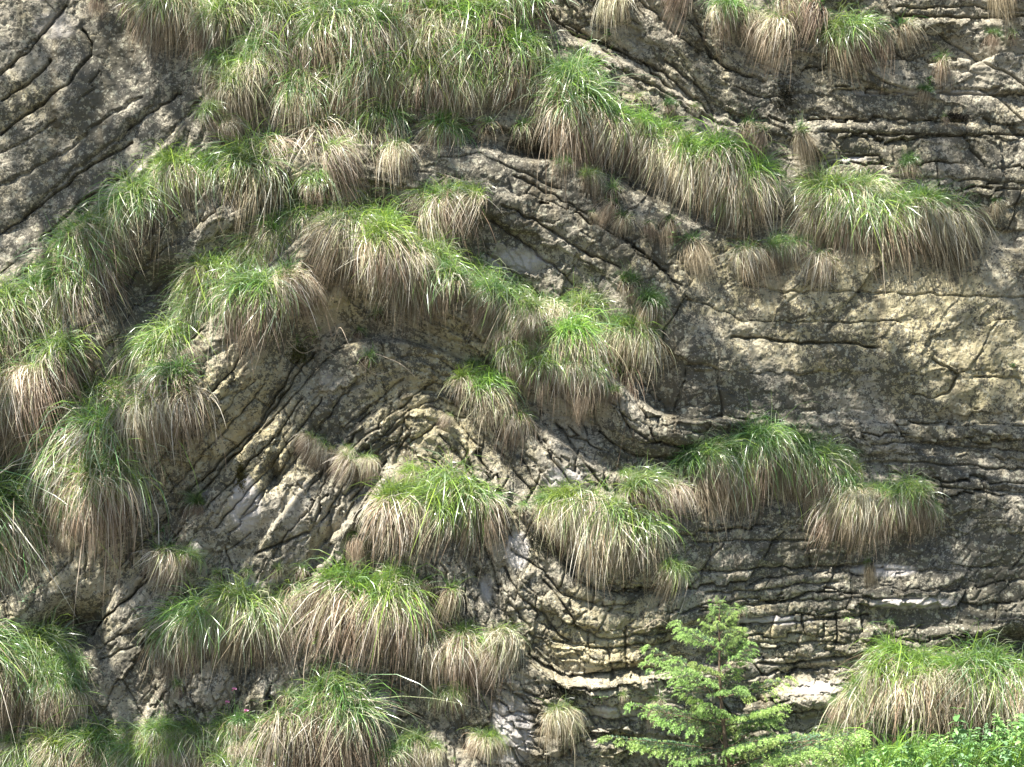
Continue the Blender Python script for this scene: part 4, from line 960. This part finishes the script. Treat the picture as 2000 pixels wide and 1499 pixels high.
moss('dark moss under the lower curved bed', 1090, 1350, 42, 16, (.03,.03,.012), 2)
moss('dark moss under the crown of the grass arch', 650, 538, 26, 18, (.03,.035,.012), 3)
moss('olive moss hanging in the crack below the pale strips', 470, 925, 10, 30, (.09,.08,.02), 4)
moss('olive moss behind the strap leaved plant', 585, 690, 24, 22, (.09,.09,.025), 5)
moss('dark brown moss in the upper right bed joint', 1866, 228, 30, 8, (.03,.025,.015), 6)
moss('green moss between the stones above the lower left straw ledge', 450, 1155, 60, 22, (.09,.13,.03), 7)
moss('dark moss in the hole below the broad grass band', 1060, 1060, 34, 30, (.025,.03,.012), 8)

# bent dry stalks
def stalk(label, P, group='bare dry stalks on the rock'):
    Q = [place(x, y, .05+.03*math.sin(i)) for i, (x, y) in enumerate(P)]; p0 = Q[0]
    S = []; n = len(Q)
    for i in range(n-1):
        a, b, c, d = Q[max(i-1, 0)], Q[i], Q[i+1], Q[min(i+2, n-1)]
        for k_ in range(5):
            t = k_/5; S.append(.5*((2*b)+(c-a)*t+(2*a-5*b+4*c-d)*t*t+(3*b-a-3*c+d)*t**3)-p0)
    S.append(Q[-1]-p0); o = ob('dry_stalk', tube_mesh('dry_stalk', S, [.0026*(1-.6*i/len(S)) for i in range(len(S))], TWIG, 4), None, p0)
    tag(o, label, 'stalk', group)
stalk('thin pale stalk arching from the rock under the arch crown', [(652,668),(665,640),(690,690),(730,730),(765,725)])
stalk('long bent stalk beside the strap leaved plant', [(560,665),(590,690),(625,680),(660,700)])
stalk('long straight dry stalk falling from the big mass', [(1085,195),(1110,215),(1150,250),(1192,278)])
stalk('dry stalk trailing right of the sparse tuft', [(730,690),(780,710),(815,740)])
stalk('curved twig on the rock left above the spruce', [(1260,1225),(1285,1210),(1310,1222),(1345,1245)])
stalk('crossed straw stalk in the lower left corner', [(60,1350),(50,1400),(35,1450),(28,1500)])
stalk('second crossed straw stalk in the lower left corner', [(20,1310),(40,1370),(60,1430),(72,1500)])

# ------------------------------------------------------------ unseen trees beside the view, leaf clumps placed to cast dapple on the cliff
BTRUNK = plain('grey_tree_bark', (.12, .11, .09), (.24, .22, .18), 12)
CROWN = blade_material('tree_leaf', .5, .35)
def tree(label, root, spots, h, seed):
    r = np.random.default_rng(seed); rr = random.Random(seed)
    root = Vector(root); e = bpy.data.objects.new('broadleaf_tree', None); C.objects.link(e); e.location = root; tag(e, label, 'tree', 'trees in front of the cliff')
    P = [Vector((.12*math.sin(i*1.3), .1*math.cos(i), h*i/10)) for i in range(11)]
    ob('trunk', tube_mesh('trunk', P, [.15*(1-i/13) for i in range(11)], BTRUNK, 10), e)
    j = Join()
    for (x, y, L_, rad, n) in spots:
        c = Vector(((x-1000)*U, 0, ZC-(y-749.5)*U)) + SUN_DIR*L_ - root
        k = min(9, max(4, int((c.z-1.2)/h*10))); a = P[k]; m = a.lerp(c, .5)+Vector((0, 0, .35))
        B_ = [a, a.lerp(m, .5)+Vector((0, 0, .1)), m, m.lerp(c, .6), c, c+(c-m).normalized()*rad*.5]
        ob('limb', tube_mesh('limb', B_, [.05, .04, .03, .022, .015, .006], BTRUNK, 6), e)
        for _ in range(7):
            q = Vector((rr.gauss(0, 1), rr.gauss(0, 1), rr.gauss(0, .6))).normalized()*rad; V, F = tube([c-q*.1, c+q*.5, c+q*.95], [.008, .005, .002], 4); j.add(V, F, (.1, .09, .06))
        u = r.normal(0, 1, (n, 3)); u /= np.linalg.norm(u, axis=1, keepdims=True); u *= (r.uniform(0, 1, n)**.45)[:, None]*rad*np.array([1, 1, .7]); cc = np.array(c)+u
        # twig bunches
        cc = cc - .35*(cc-np.round(cc/.28)*.28)
        for p_ in cc:
            a_ = Vector(r.normal(0, 1, 3)); a_.z *= .5; a_.normalize(); b_ = a_.cross(Vector((r.normal()*.5, r.normal()*.5, 1))).normalized(); L2 = r.uniform(.05, .085)
            p = Vector(p_); w2 = b_*L2*.32
            g_ = r.uniform(.7, 1.3); j.add([tuple(p), tuple(p+a_*L2*.5+w2), tuple(p+a_*L2), tuple(p+a_*L2*.5-w2)], [(0, 1, 2, 3)], (.09*g_, .17*g_, .04*g_))
    ob('crown', j.mesh('crown', CROWN, False), e)
tree('leafy tree at the left beside the view, its unseen crown laid out to shade the cliff', (-4.9, -2.9, 0), [(120,150,5.6,.42,330),(300,60,5.9,.35,220),(40,330,6.2,.42,300),(170,330,6.5,.30,170),(50,1060,7.6,.45,420),(10,1250,8.2,.40,320),(270,590,6.6,.20,110),(620,620,6.9,.32,150),(140,1190,7.4,.3,200),(900,350,6.3,.28,130),(480,1300,7.8,.3,130),(-60,700,6.5,.4,200)], 9.5, 1)
tree('leafy tree at the right beside the view, its unseen crown laid out to shade the flat beds', (4.4, -2.7, 0), [(1250,470,5.8,.38,142),(1350,720,6.2,.40,161),(1550,620,6.0,.42,161),(1780,900,6.6,.45,204),(1950,1150,7.0,.45,235),(1850,300,5.6,.42,148),(1450,200,5.5,.40,136),(1500,1050,6.8,.32,105),(1650,1000,6.6,.28,68),(1180,1050,6.9,.22,55),(1980,600,6.0,.35,105),(1750,60,5.4,.35,99),(1700,760,6.2,.3,80),(1950,820,6.4,.3,93)], 9.5, 2)
